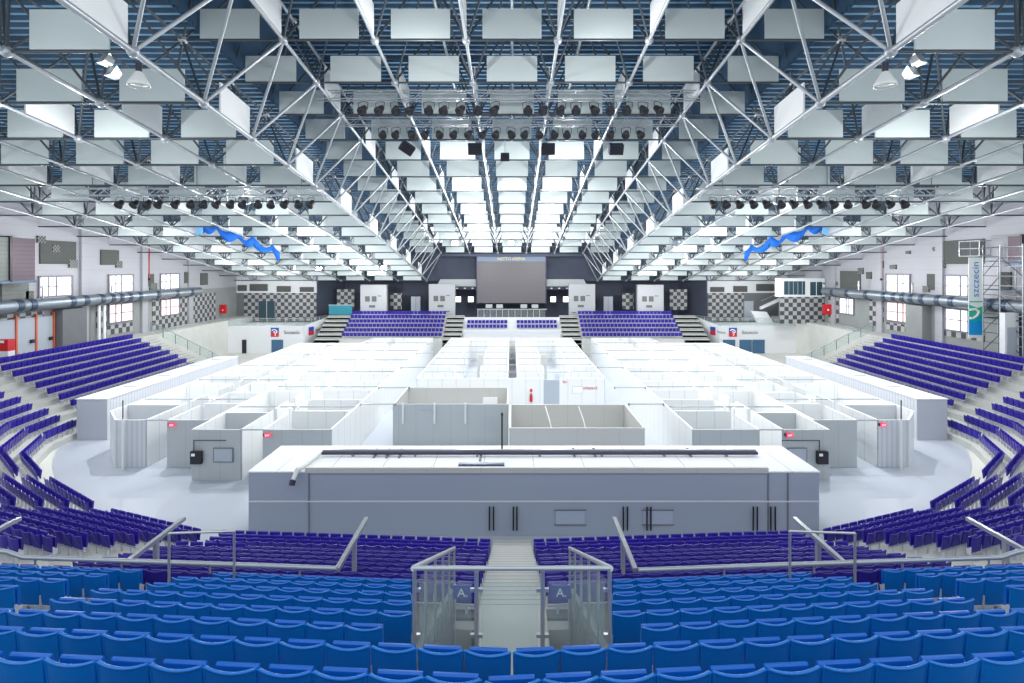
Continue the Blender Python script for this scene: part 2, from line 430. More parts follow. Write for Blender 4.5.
# --- concrete steps of the blue tier and aisles
for sx in (-1, 1):
    st = MB()
    for k in range(10):
        y0, y1 = YB[k]+0.44, YB[k]-0.57
        z = ZB[k]
        xi = 1.36
        pl = [(sx*xi, y1+SL*xi), (sx*xi, y0+SL*xi), (sx*17, y0+SL*17), (sx*17, y1+SL*17)]
        if sx > 0: pl = pl[::-1]
        st.prism(pl[::-1], 0, z)
        if k >= 6:
            pl = [(0, y1), (0, y0), (sx*1.36, y0+SL*1.36), (sx*1.36, y1+SL*1.36)]
            if sx > 0: pl = pl[::-1]
            st.prism(pl[::-1], 0, z)
        # half steps in the outer aisle
        pl = [(sx*7.1, y0+SL*7.1-.45), (sx*7.1, y0+SL*7.1), (sx*8.4, y0+SL*8.4), (sx*8.4, y0+SL*8.4-.45)]
        if sx > 0: pl = pl[::-1]
        if k < 9: st.prism(pl[::-1], z, z+0.0 + 0.001)
    tag(st.build('floor_upper_tier', M['concrete_dark']), kind='structure')
# vomitory landing, its walls and the aisle stair down to the arena
lm = MB(); lm.box(-1.36, 1.36, 5.75, 12.3, 2.6, 2.9); tag(lm.build('floor_landing_pit', M['concrete_dark']), kind='structure')
lm = MB(); lm.box(-.8, .8, 5.75, 12.6, 3.0, 3.98); tag(lm.build('floor_landing', M['concrete']), kind='structure')
for sx in (-1, 1):
    w = MB(); w.slab((sx*1.36, 5.7), (sx*1.36, 12.3), 0.1, 2.6, (7.35, 4.65)); tag(w.build('wall_stairwell', M['concrete_dark']), kind='structure')
tag(MB().box(-1.4, 1.4, 5.6, 5.75, 3.7, ZB[6]+0.0).build('wall_stairwell_end', M['concrete_dark']), kind='structure')
sm = MB()
for j in range(24):
    y1 = 12.6 + j*0.45; z = 3.98 - (j+1)*3.98/25
    sm.box(-0.8, 0.8, y1, y1+0.45, max(0, z-0.5), z)
tag(sm.build('floor_aisle_stair', M['steps']), kind='structure')
for sx in (-1, 1):   # aisle beside: light cheek between stair and seats
    tag(MB().box(*sorted((sx*0.8, sx*1.36)), 12.3, 12.62, 3.5, 3.97).build('floor_landing_edge', M['concrete_dark']), kind='structure')

# --- long handrails between the tiers
def rail_z(x): return 4.93
for sx in (-1, 1):
    m = MB()
    xs0 = 4.1 if sx < 0 else 2.95
    pts = [(sx*xs0, 12.62-(4.1-xs0)*.06, 4.93), (sx*9.4, 12.95, 4.93), (sx*11.9, 13.1, 4.93)]
    m.path(pts, 0.055, 10)
    m.path([(sx*11.9, 13.1, 4.93), (sx*12.3, 13.12, 5.05), (sx*15.5, 13.6, 5.28)], 0.055, 10)
    t = empty('guard_rail', (sx*4.1, 12.62, 3.9), 0, f'long round pale rail between violet and blue tiers, {side(sx)}', 'rail', 'long tier rails')
    r = m.build('rail_tube', M['silver'], t); r.location = (-sx*4.1, -12.62, -3.9)
    for x in (5.0, 7.2, 9.4, 11.6):
        y = 12.62+(x-4.1)*.0625
        q = MB().tube((sx*x, y, 3.92), (sx*x, y, 4.9), 0.025, 6).build('rail_post', M['silver'], t); q.location = (-sx*4.1, -12.62, -3.9)
    for j, X in enumerate((4.12, 9.3, 13.95) if sx < 0 else (2.9, 8.0, 12.9)):
        t = empty('handrail', (sx*X, 13.9, 3.8), 0, f"flat-topped steel handrail jutting toward the arena, {nth(j+1)} from centre stairwell, {side(sx)}", 'rail', 'handrails jutting over the lower tier')
        y0 = 12.65 if j == 0 else (12.95 if j == 1 else 13.2)
        L0 = y0-13.9
        MB().box(-0.055, 0.055, L0, 1.35, 1.02, 1.12).build('rail_bar', M['steel'], t)
        MB().box(-0.05, 0.05, 0.10, 0.22, -0.2, 1.02).build('rail_post', M['silver'], t)
    # guard frame at the head of the outer aisle
    t = empty('aisle_barrier', (sx*7.0, 12.1, 4.2), 0, f"thin steel frame barrier closing the outer steps, {side(sx)}", 'barrier', 'steel frame barriers')
    a = Vector((sx*6.25, 12.1, 0)); b2 = Vector((sx*7.65, 12.0, 0)); o = Vector((sx*7.0, 12.1, 4.2))
    for nm, p0, p1, r0 in (('post', (a.x, a.y, 4.3), (a.x, a.y, 6.06), .03), ('post', (b2.x, b2.y, 4.3), (b2.x, b2.y, 6.06), .03), ('top_rail', (a.x, a.y, 6.06), (b2.x, b2.y, 6.06), .03)):
        MB().tube(Vector(p0)-o, Vector(p1)-o, r0, 8).build(nm, M['steel'], t)

# --- glazed guard of the stairwell
t = empty('glass_balustrade', (0, 6.5, 7.4), 0, 'steel and clear glass guard around the central stairwell', 'balustrade')
o = Vector((0, 6.5, 7.4))
def LB(m): m.v = [tuple(Vector(v)-o) for v in m.v]; return m
LB(MB().path([(-1.19,6.5,8.36),(1.19,6.5,8.36)], .028, 10)).build('top_rail', M['silver'], t)
for x in (-1.18, -0.43, 0.37, 1.18):
    p = LB(MB().tube((x,6.5,ZB[6]-0.25),(x,6.5,8.33), .026, 10)).build('post', M['steel'], t)
    for dx in ((0.05,) if x < -1 else (-0.05,) if x > 1 else (-0.05, 0.05)):
        for z in (8.1, 7.55): LB(MB().box(x+dx-.025, x+dx+.025, 6.48, 6.52, z-.02, z+.02)).build('clamp', M['steel'], p)
for x0, x1 in ((-1.12,-0.49),(-0.37,0.31),(0.43,1.12)):
    LB(MB().box(x0, x1, 6.495, 6.505, 7.35, 8.20)).build('glass_pane', M['glass'], t)
for sx in (-1, 1):
    LB(MB().path([(sx*1.19,6.5,8.36),(sx*1.19,11.1,6.2)], .035, 10)).build('side_rail', M['silver'], t)
    for j in range(1, 6):
        y = 6.5+4.6*j/5; z = 8.36-2.16*j/5
        LB(MB().tube((sx*1.19,y,z-1.35),(sx*1.19,y,z-.02), .022, 8)).build('post', M['silver'], t)
    for j in range(5):
        y0 = 6.5+4.6*(j+.06)/5; y1 = 6.5+4.6*(j+.94)/5
        z0 = 8.36-2.16*(j+.06)/5; z1 = 8.36-2.16*(j+.94)/5
        LB(MB().slab((sx*1.19,y0),(sx*1.19,y1), .01, (z0-1.2, z1-1.2), (z0-.16, z1-.16))).build('glass_pane', M['glass'], t)
def text(s, size, loc, rot, material, name='lettering', parent=None, depth=0.004, align='CENTER'):
    cu = bpy.data.curves.new(name, 'FONT'); cu.body = s; cu.size = size; cu.extrude = depth; cu.align_x = align; cu.align_y = 'CENTER'
    ob = bpy.data.objects.new(name, cu); COL.objects.link(ob); ob.location = loc; ob.rotation_euler = rot; cu.materials.append(material)
    dg = bpy.context.evaluated_depsgraph_get(); me = bpy.data.meshes.new_from_object(ob.evaluated_get(dg)); bpy.data.objects.remove(ob)
    ob = bpy.data.objects.new(name, me); COL.objects.link(ob); ob.location = loc; ob.rotation_euler = rot
    if not me.materials: me.materials.append(material)
    if parent is not None: ob.parent = parent
    return ob
# block letter plates beside the stair
for sx, st in ((1, 'A.'), (-1, 'A.')):
    Y = 10.9; X = sx*1.0 if sx > 0 else -1.0
    t = empty('letter_sign', (X, Y, 5.4), 0, 'dark blue plate lettered A ' + ('with white letter crisp beside the stairwell, scaffold side' if sx > 0 else 'with paler ghosted letter in stairwell glass, mauve-box side'), 'sign')
    MB().box(-0.2, 0.2, 0, 0.02, -0.13, 0.15).build('plate', M['sign_blue'], t)
    text(st, 0.24, (0.0, -0.012, 0.0), (PI/2, 0, 0), M['white'], 'lettering', t)
    MB().tube((sx*0.15, 0.03, -1.4), (sx*0.15, 0.03, 0.15), .012, 6).build('bracket', M['steel'], t)

# ------------------------------------------------------------------ ward modules on the arena floor
H = 2.855
def local(t): return lambda m: (setattr(m, 'v', [tuple(Vector(v)-t.location) for v in m.v]), m)[1]
def module(name, loc, label, cat='ward module', group='open-topped white ward modules'):
    t = empty(name, (loc[0], loc[1], 0.02), 0, label, cat, group); return t, local(t)
def P(t, L, a, b, m='white_panel', z0=0.02, z1=H, th=0.10, name='partition', capm=True):
    s = MB().slab(a, b, th, z0, z1)
    ob = L(s).build(name, M[m], t)
    return ob
def exit_light(x, y, z, lab):
    t = empty('exit_light', (x, y, z), 0, lab, 'sign', 'red exit lights over ward corridors')
    MB().box(-0.42, 0.0, -0.10, 0.0, -0.10, 0.10).build('housing', M['navy'], t)
    MB().box(-0.30, 0.12, -0.16, -0.10, -0.12, 0.12).build('light_panel', M['red_led'], t)
    text('EXIT', 0.15, (-0.09, -0.165, -0.01), (PI/2, 0, 0), M['red_led_white'], 'lettering', t); t.scale = (.8, 1, .8)

def ward(sx, xo, xa, xb, xi, y0, y1, lab, bays, chamfer=None, fm=('grey_panel','grey_panel')):
    """open-topped block: outer wall xo, corridor xa..xb, inner wall xi (all positive, mirrored by sx)"""
    t, L = module('ward_module', (sx*(xo+xi)/2, y0), lab)
    yo = y0
    if chamfer: P(t, L, (sx*(xo-1.8), y0), (sx*xo, y0+2.0), 'white_panel'); yo = y0+2
    P(t, L, (sx*xo, yo), (sx*xo, y1)); P(t, L, (sx*xi, y0), (sx*xi, y1))
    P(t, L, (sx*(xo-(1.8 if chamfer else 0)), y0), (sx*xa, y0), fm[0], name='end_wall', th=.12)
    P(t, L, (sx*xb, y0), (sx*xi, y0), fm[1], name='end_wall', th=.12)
    P(t, L, (sx*xo, y1), (sx*xi, y1), name='end_wall')
    P(t, L, (sx*xa, y0), (sx*xa, y0+4.0)); P(t, L, (sx*xb, y0), (sx*xb, y0+3.2))
    n = bays; dy = (y1-y0-3.5)/n
    for j in range(n):
        ya = y0+3.5+j*dy
        if j % 4 != 1:
            P(t, L, (sx*xo, ya), (sx*xa, ya)); 
        P(t, L, (sx*xb, ya+0.4), (sx*xi, ya+0.4))
        # corridor-side walls leave a doorway in each bay
        P(t, L, (sx*xa, ya+1.0), (sx*xa, ya+dy*0.95)); P(t, L, (sx*xb, ya+1.3), (sx*xb, ya+dy))
        if j % 2 == 0:
            b_ = L(MB().box(*sorted((sx*xo, sx*xi)), ya+dy*.5-.03, ya+dy*.5+.03, H-.06, H+.02)); b_.build('tie_beam', M['silver'], t)
        # service block standing in some bays
        if j % 3 == 1:
            L(MB().box(*sorted((sx*(xa+1.2), sx*(xa+.1))), ya+.5, ya+1.9, .02, 2.2)).build('cubicle', M['white_panel'], t)
    L(MB().box(*sorted((sx*xa, sx*xb)), y0-.03, y0+.03, H-.05, H+.01)).build('tie_beam', M['silver'], t)
    return t
for sx in (-1, 1):
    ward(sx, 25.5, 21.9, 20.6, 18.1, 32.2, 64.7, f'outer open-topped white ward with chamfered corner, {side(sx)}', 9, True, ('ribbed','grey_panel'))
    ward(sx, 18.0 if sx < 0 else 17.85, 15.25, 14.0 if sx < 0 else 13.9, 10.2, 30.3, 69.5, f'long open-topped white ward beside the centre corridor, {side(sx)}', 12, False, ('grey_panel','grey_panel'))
    # outermost closed store
    t, L = module('store_module', (sx*29, 37.2), f'outermost long closed white store below the side stand, {side(sx)}', 'store module', 'long closed stores')
    L(MB().box(*sorted((sx*30.1, sx*28.0)), 37.2, 55.0, 0.02, H)).build('store_body', M['ribbed'], t)
    for y in (41, 45, 49.5, 53): L(MB().box(*sorted((sx*29.6, sx*28.6)), y, y+.06, H, H+.05)).build('roof_seam', M['frame_grey'], t)
    L(MB().box(*sorted((sx*30.2, sx*27.95)), 37.15, 55.05, H, H+.03)).build('roof_sheet', M['roofing'], t)
    exit_light(22.15 if sx > 0 else -20.15, 32.1, 2.62, f'small red exit light on the chamfered outer ward, {side(sx)}')
    exit_light(sx*15.6 if sx > 0 else -13.6, 30.2, 2.6, f'small red exit light on the inner ward end wall, {side(sx)}')
    # post with cable in front of the outer ward
    t = empty('sprayed_post', (sx*23.0, 31.8, 0.02), 0, f'slim pale post before chamfered outer ward, {side(sx)}', 'post')
    MB().tube((0,0,0),(0,0,3.0), .07, 10).build('shaft', M['lamp_shade'], t); MB().tube((0,0,3.0),(0,0,4.1), .035, 8).build('tip', M['dark_tube'], t)
    t.name = 'post'
    # fittings on the inner ward's end wall
    X = -17.9 if sx < 0 else 17.1
    t = empty('wall_cabinet', (X, 30.2, 1.35), 0, f'small black cabinet with cable on grey ward end, {side(sx)}', 'cabinet')
    MB().box(-.05, .55, -.22, .0, -.35, .35).build('body', M['black'], t)
    MB().box(.02, .22, -.235, -.22, .1, .25).build('label_plate', M['white'], t)
    MB().path([(.1, -.1, .35), (.1, -.1, .95), (2.0*(-sx)*1.0 if sx > 0 else 1.9, -.1, .95)], .03, 6).build('conduit', M['dark_tube'], t)
    X = -16.2 if sx < 0 else 16.0
    t = empty('notice_board', (X, 30.2, 1.45), 0, f'pale blank notice panel on grey ward end, {side(sx)}', 'panel')
    MB().box(-.5, .5, -.05, 0, -.35, .35).build('board', M['locker'], t)
    MB().box(-.56, .56, -.03, 0, -.41, .41).build('frame', M['frame_grey'], t)

# centre ward block
t, L = module('ward_module', (0, 44.3), 'wide central white ward block with two inner halls')
for x in (-7.8, 7.6): P(t, L, (x, 44.3), (x, 69.5))
P(t, L, (-7.8, 44.3), (2.6, 44.3), name='end_wall'); P(t, L, (3.9, 44.3), (7.6, 44.3), name='end_wall')
P(t, L, (-7.8, 69.5), (7.6, 69.5), name='end_wall')
P(t, L, (-0.4, 44.3), (-0.4, 69.5)); P(t, L, (0.5, 44.3), (0.5, 69.5))
L(MB().box(2.6, 3.9, 44.27, 44.33, 0.02, 2.7)).build('door', M['locker'], t)
for sx in (-1, 1):
    for j in range(7):
        y = 46.6+j*3.2
        P(t, L, (sx*7.6, y), (sx*5.2, y)); P(t, L, (sx*.6, y), (sx*2.8, y))
        if j % 3 != 1: P(t, L, (sx*5.2, y+1), (sx*5.2, y+3.2)); P(t, L, (sx*2.8, y+1.1), (sx*2.8, y+3.2))
    P(t, L, (sx*2.8, 56), (sx*3.6, 56), 'warm_panel')
for y in (47, 50.5, 54, 58, 62, 66): L(MB().box(-7.8, 7.6, y-.03, y+.03, H-.06, H)).build('tie_beam', M['silver'], t)
# beams over the two long corridors
for sx in (-1, 1):
    for k, y in enumerate((35.9, 40.8, 49, 57, 64)):
        xw = 7.75; xe = 10.15
        tt = empty('corridor_beam', (sx*(xw+xe)/2, y, H), 0, f'thin grey tie beam over long corridor, {nth(k+1)} from front store, {side(sx)}', 'beam', 'tie beams over the long corridors')
        MB().box(-1.2, 1.2, -.04, .04, -.03, .03).build('bar', M['silver'], tt)
        for e in (-1.16, 1.16): MB().box(e-.04, e+.04, -.07, .07, -.1, .05).build('end_plate', M['frame_grey'], tt)
# writing and extinguisher sign on its front
t = empty('fire_sign', (1.57, 44.24, 1.3), 0, 'red extinguisher and round red sign on central white wall', 'extinguisher'); t.scale = (.75, .75, .8)
MB().tube((0,-.12,-.45),(0,-.12,.25), .16, 12).build('cylinder', M['red'], t); MB().box(-.12,.12,-.04,0,.55,.85).build('sign_plate', M['red'], t); MB().box(-.05,.05,-.2,-.04,.25,.4).build('valve', M['black'], t)
t = empty('red_wall_notice', (6.3, 44.24, 2.05), 0, 'tiny red lettering line on central white ward wall', 'lettering')
text('Biohazard', 0.36, (0,-.01,0), (PI/2,0,0), M['sign_red'], 'lettering', t)
t = empty('red_wall_notice', (4.35, 44.24, 2.55), 0, 'short red word at top edge beside the grey door', 'lettering')
text('Bio', 0.28, (0,-.01,0), (PI/2,0,0), M['sign_red'], 'lettering', t)
t = empty('white_notice', (5.4, 44.24, 1.9), 0, 'faint white notice sheet on central ward wall', 'notice')
MB().box(-.4,.4,-.03,0,-.25,.25).build('sheet', M['white'], t); MB().box(-.43,.43,-.015,0,-.28,.28).build('frame', M['locker'], t)

# two open partition rooms in front
t, L = module('partition_room', (-4.1, 35.9), 'open-topped grey-green partition room left of white joint, farther back', 'partition room', 'open-topped partition rooms')
t['label'] = 'open-topped grey-green partition room standing farther back from front store'
P(t, L, (-7.9, 35.9), (-0.3, 35.9), 'grey_panel', name='front_wall'); P(t, L, (-7.9, 35.9), (-7.9, 40.9), 'warm_panel'); P(t, L, (-0.3, 35.9), (-0.3, 40.9), 'warm_panel'); P(t, L, (-7.9, 40.9), (-0.3, 40.9), 'warm_panel', name='back_wall')
for x in (-7.25, -5.15, -3.1):
    L(MB().box(x-.06, x+.06, 35.72, 35.84, 1.6, 2.95)).build('batten', M['podium'], t)
L(MB().box(-2.2, -1.1, 40.75, 40.84, 0.1, 2.1)).build('door', M['white'], t)
L(MB().box(-6.2, -5.0, 35.8, 35.84, 2.45, 2.6)).build('name_strip', M['locker'], t)
L(MB().box(-1.6, -1.2, 35.78, 35.84, 1.5, 2.0)).build('switch_box', M['locker'], t)
t, L = module('partition_room', (3.7, 30.4), 'open-topped warm-grey partition room right behind the front store', 'partition room', 'open-topped partition rooms')
t['label'] = 'open-topped warm-grey partition room close behind the front store'
P(t, L, (-0.1, 30.6), (7.5, 30.6), 'warm_panel', name='front_wall'); P(t, L, (-0.1, 30.6), (-0.1, 35.8), 'warm_panel'); P(t, L, (7.5, 30.6), (7.5, 35.8), 'warm_panel'); P(t, L, (-0.1, 35.8), (7.5, 35.8), 'warm_panel', name='back_wall')
for x in (2.2, 4.4):
    L(MB().path([(x, 35.6, 2.8), (x+.25, 34.9, 2.0), (x+.5, 34.3, 0.9)], .03, 6)).build('cable', M['white'], t)
L(MB().box(3.0, 4.6, 30.5, 30.54, 0.9, 1.9)).build('blank_plate', M['podium'], t)

# front closed store
t, L = module('front_store', (1.0, 24.0), 'long blue-grey closed store across the front of arena floor', 'store', None)
x0, x1 = -11.75, 13.7
L(MB().box(x0, x1, 24.0, 27.4, 0.02, H-.02)).build('store_body', M['front_panel'], t)
L(MB().box(x0-.03, x1+.03, 23.96, 27.45, H-.02, H+.03)).build('roof_sheet', M['roofing'], t)
L(MB().box(-9.2, 11.4, 23.9, 24.02, H-.02, H+.22)).build('parapet_trim', M['warm_panel'], t)
L(MB().box(-9.2, 11.4, 24.02, 24.12, H-.02, H+.20)).build('parapet_back', M['white_panel'], t)
L(MB().box(x0, x1, 23.96, 23.99, 1.52, 1.58)).build('mid_rail', M['podium'], t)
for x in (-9.05, 11.42, 12.3): L(MB().box(x-.03, x+.03, 23.965, 23.99, 0.02, 2.8)).build('joint_strip', M['frame_grey'], t)
for x in (1.95, 5.85): 
    q = L(MB().box(x, x+1.3, 23.95, 23.99, 0.55, 1.15)).build('hatch', M['front_panel'], t)
    qo = MB().box(x-.06, x+1.36, 23.93, 23.96, .5, .55); qo.box(x-.06, x+1.36, 23.93, 23.96, 1.15, 1.2); L(qo).build('hatch_trim', M['frame_grey'], q).parent = t
for x in (-1.0, -0.82, 0.06, 0.22, 4.95, 5.13, 6.0, 6.17, 10.72, 10.9, 11.5, 11.7):
    L(MB().path([(x, 23.9, .30), (x, 23.9, 1.35)], .035, 6)).build('door_pull', M['black'], t)
# services on its roof
t = empty('roof_pipe', (-9.25, 25.9, H+.03), 0, 'white elbow pipe running off the front store roof edge', 'pipe')
MB().path([(0, 0, .15), (-.28, -2.0, .12), (-.34, -2.35, -.22)], .10, 10).build('pipe_run', M['lamp_shade'], t)
MB().tube((-.34,-2.35,-.22),(-.36,-2.42,-.42), .13, 10).build('outlet', M['navy'], t)
t = empty('cable_tray', (1.33, 25.95, H+.035), 0, 'long dark cable tray lying along the front store roof', 'cable tray')
MB().box(-10.5, 10.5, -.09, .09, .08, .20).build('tray', M['navy'], t)
MB().box(-10.5, 10.5, .09, .14, .10, .28).build('cover', M['steel'], t)
for x in (-9, -6, -3, 0, 3, 6, 9): MB().box(x-.05, x+.05, -.12, .12, 0.0, .10).build('foot', M['frame_grey'], t)
for i, (x, y) in enumerate(((-6.6,26.0),(-6.0,26.0),(-5.4,26.0),(-1.5,25.6),(3.0,26.1),(4.0,26.1),(8.6,26.1))):
    t = empty('roof_bracket', (x, y, H+.03), 0, f'small dark bracket on front store roof, {nth(i+1)} from the elbow pipe', 'bracket', 'brackets on the store roof')
    MB().box(-.05, .05, -.35, .35, 0, .06).build('bar', M['frame_grey'], t); MB().box(-.06, .06, .25, .35, .06, .22).build('upright', M['navy'], t)
t = empty('roof_plank', (-1.4, 24.7, H+.03), 0, 'dark grey plank lying on front store roof', 'plank')
MB().box(-1.05, 1.05, -.11, .11, 0, .10).build('board', M['duct_band'], t)
t = empty('vent_pole', (-0.5, 27.0, H+.03), 0, 'tall thin black pole rising from front store roof', 'pole')
MB().tube((0,0,0),(0,0,1.65), .045, 8).build('shaft', M['black'], t); MB().tube((0,0,1.65),(0,0,1.8), .06, 8).build('cap', M['black'], t)

# ------------------------------------------------------------------ walls
for sx, nm in ((-1, 'left'), (1, 'right')):
    X = sx*42.0
    m = MB().box(*sorted((X, X+sx*0.4)), 24, 82.4, 9.0, 24.0); tag(m.build('wall_'+nm, M['wall_white']), kind='structure')
    m = MB().box(*sorted((X, X+sx*0.4)), 24, 82.4, 0, 9.0); tag(m.build('wall_'+nm+'_lower', M['wall_grey']), kind='structure')
    m = MB().box(*sorted((X, X-sx*2.5)), 44, 82, -0.0, 4.55); tag(m.build('floor_concourse_'+nm, M['concrete']), kind='structure')
    for j, y in enumerate((52.2, 60.8, 69.6)):
        tag(MB().box(*sorted((X, X-sx*0.25)), y, y+.9, 4.5, 18).build('trim_pilaster', M['wall_white']), kind='structure')
    # air duct
    t = empty('air_duct', (sx*41.0, 60, 8.75), 0, f'long round silver air duct with dark bands, {side(sx)} wall', 'duct', 'wall air ducts')
    MB().tube((0,-22,0),(0,10.5,0.1), .52, 18).build('duct_pipe', M['duct'], t)
    ys = [-15.8,-14.6,-10.5,-8.9,-6.9,-5.5,-4.3,-3.0,-1.5,1.5,5,8]
    for y in ys: MB().tube((0,y,0.03),(0,y+.55,0.03), .56, 18).build('duct_band', M['duct_band'], t)
    for y in (-13, -4.9, 3.6): MB().box(-.06,.06,y-.06,y+.06,.5,1.6).build('hanger', M['steel'], t)
wn = 0
def window(sx, y0, y1, z0, z1, pink=False):
    global wn; wn += 1
    t = empty(f'window_{wn}', (sx*41.97, (y0+y1)/2, z0)); t['kind'] = 'structure'
    L = local(t); X = sx*41.97
    mm = ['win', 'win_pink']
    L(MB().box(*sorted((X, X-sx*.05)), y0, y1, z0, z1)).build('pane', M['win_pink' if pink else 'win'], t)
    f = MB()
    for a, b_, c, d in ((y0-.12,y0+.05,z0-.1,z1+.1),(y1-.05,y1+.12,z0-.1,z1+.1),(y0,y1,z0-.12,z0+.04),(y0,y1,z1-.04,z1+.12),((y0+y1)/2-.04,(y0+y1)/2+.04,z0,z1),(y0,y1,(z0+z1)/2-.04,(z0+z1)/2+.04),(y0+.9,y0+.95,z0,z1)):
        f.box(*sorted((X-sx*.04, X-sx*.14)), a, b_, c, d)
    L(f).build('frame', M['frame_grey'], t)
    return t
for y0 in (47.7, 55.95, 64.2): window(-1, y0, y0+3.5, 9.35, 11.1)
for y0 in (55.95, 64.2): window(-1, y0, y0+3.5, 6.15, 8.05, True)
for y0 in (48.5, 56.7): window(1, y0, y0+3.5, 9.3, 11.15)
window(1, 48.5, 52.0, 6.0, 8.0); window(1, 56.7, 60.2, 6.1, 8.1, True); window(1, 66.0, 68.8, 6.15, 8.05)

pc = 0
def wallpanel(sx, y0, y1, z0, z1, m, lab, th=.1, name='acoustic_board'):
    """panel on a side wall; built in its own frame so that tiles sit square"""
    if m == 'checker' or m == 'dots':
        o = MB().box(0.0, y1-y0, .02, .02+th, 0, z1-z0).build(name, M[m])
        o.rotation_euler = (0, 0, PI/2 if sx < 0 else -PI/2)
        o.location = (-42.0+.03+th, y0, z0) if sx < 0 else (42.0-.03-th, y1, z0)
    else:
        o = MB().box(*sorted((0, -sx*th)), 0, y1-y0, 0, z1-z0).build(name, M[m]); o.location = (sx*41.99, y0, z0)
    return tag(o, lab, 'wall panel', 'grey panels on the side walls' if name == 'acoustic_board' else None)
def pxw(sx, x0, y0, x1, y1):
    """rectangle on a side wall from the sight lines of its near and far edges"""
    Y0 = 42*F/abs(x0-512); Y1 = 42*F/abs(x1-512); Ya, Yb = sorted((Y0, Y1)); Ym = (Ya+Yb)/2
    return Ya, Yb, CAMZ-(y1-HOR)*Ym/F, CAMZ-(y0-HOR)*Ym/F
LP = [((39,241,75,264),'grey_felt','largest grey felt panel above first window'),((36,236,44,243),'dots','small dotted square at top corner beside mauve box'),((68,260,76,268),'dots','dotted square under the corner of largest grey panel'),((51,245,58,252),'dots','dotted square in the middle of largest grey panel'),
      ((100,250,118,265),'grey_felt','dark square panel above second window'),((115,261,121,268),'dots','little square stepping off the dark panel over second window'),((143,274,153,286),'grey_felt','grey panel beside the thin red riser'),((149,283,156,290),'dots','little square below panel beside thin red riser'),
      ((184,272,191,283),'grey_felt','first of two dark far panels above duct end'),((200,273,207,285),'grey_felt','second of two dark far panels above duct end'),((0,282,27,303),'green_grey','pale green-grey board under the mauve box'),((24,291,32,299),'dots','dotted square on pale board under mauve box')]
RP = [((945,240,985,264),'grey_felt','largest grey felt panel behind scaffold cage'),((939,260,946,268),'dots','dark square at lower corner of large grey panel'),((928,274,941,290),'grey_felt','grey panel beside the pilaster over second window'),((924,286,930,292),'dots','dark square touching the pilaster'),
      ((934,247,941,251),'dots','tiny dark tile pair high beside large grey panel'),((878,261,884,268),'grey_felt','dark tile just beside the red riser'),((891,265,897,269),'dots','low dark tile pair above first window'),((907,251,911,254),'dots','tiny dark tile alone high on wall'),((867,272,872,279),'grey_felt','dark tile between riser and ribbed panel'),
      ((841,271,861,289),'grey_felt','wide ribbed dark panel by control cabin'),((859,268,864,274),'dots','dark tile at top corner of wide ribbed panel'),((834,282,838,285),'dots','tiny dark tile beside control cabin'),((1000,272,1012,290),'grey_felt','grey panel behind scaffold frame under louvre box')]
for sx, LST in ((-1, LP), (1, RP)):
    for (r, m, lab) in LST:
        a, b_, c, d = pxw(sx, *r); wallpanel(sx, a, b_, c, d, m, lab + (', mauve-box wall' if sx < 0 else ', scaffold wall'), .12 if m == 'grey_felt' else .16)
# chequered tile fields low on the walls
for sx, r, lab in ((-1,(152,295,215,326),'far chequered tile field round third window, mauve-box wall'),(-1,(96,305,106,333),'narrow chequered tile strip beside second window, mauve-box wall'),(-1,(106,324,132,333),'chequered tile strip under second window, mauve-box wall'),
                   (-1,(0,313,43,323),'chequered tile band above pale doors, mauve-box wall'),
                   (1,(870,299,884,326),'narrow chequered tile field beside pink window, scaffold wall'),(1,(887,324,911,331),'chequered tile strip under pink window, scaffold wall'),(1,(829,296,839,322),'chequered tiles by the red hose box, scaffold wall'),(1,(938,326,985,338),'chequered tile strip under bright window by banner, scaffold wall')):
    a, b_, c, d = pxw(sx, *r); wallpanel(sx, a, b_, max(c, 4.6), d, 'checker', lab, .06, 'tile_field')
# louvred boxes high on the walls
def lbox(sx, y0, y1, z0, z1, lab, mats, d=1.3):
    t = empty('louvre_box', (sx*41.9, y0, z0), 0, lab, 'wall box', 'louvred boxes'); L = local(t)
    ym = y0+(y1-y0)*.52
    L(MB().box(*sorted((sx*41.9, sx*(41.9-d))), y0, ym-.1, z0, z1)).build('louvre_panel', M[mats[0]], t)
    L(MB().box(*sorted((sx*41.9, sx*(41.9-d*1.1))), ym-.1, ym+.1, z0-.1, z1+.1)).build('divider', M['black'], t)
    L(MB().box(*sorted((sx*41.9, sx*(41.9-d))), ym+.1, y1, z0, z1)).build('louvre_panel', M[mats[1]], t)
    L(MB().box(*sorted((sx*41.9, sx*(41.9-d*1.1))), y0, y1, z0-.25, z0)).build('bottom_trim', M['duct_band'], t)
lbox(-1, 41.0, 45.8, 10.9, 14.4, 'large mauve and grey-green louvred box high on wall by screen end', ('green_grey', 'mauve'))
lbox(1, 41.4, 44.05, 12.3, 14.5, 'grey louvred box high on wall next to scaffold tower', ('green_grey', 'mauve'))
# doors on the near left concourse
t = empty('concourse_doors', (-41.9, 44.0, 4.55), 0, 'row of pale blue doors with orange frames below the duct', 'door')
L = local(t)
for y in (43.5, 45.4, 47.3): L(MB().box(-41.95, -41.8, y, y+1.75, 4.5, 7.6)).build('door_leaf', M['locker'], t)
for y in (43.35, 45.25, 47.15, 48.95): L(MB().box(-41.95, -41.7, y, y+.15, 4.5, 7.9)).build('frame_post', M['orange'], t)
for y in (45.0, 46.9, 48.8): L(MB().box(-41.75, -41.6, y-.3, y, 5.4, 5.7)).build('lock', M['black'], t)
wallpanel(-1, 49.2, 52.0, 4.6, 8.1, 'concrete_dark', 'tall dark grey concrete cheek beside orange-framed doors', .9, 'wall_cheek')
wallpanel(1, 53.9, 56.2, 4.6, 8.1, 'wall_grey', 'grey concrete cheek between the two window bays, scaffold wall', .9, 'wall_cheek')
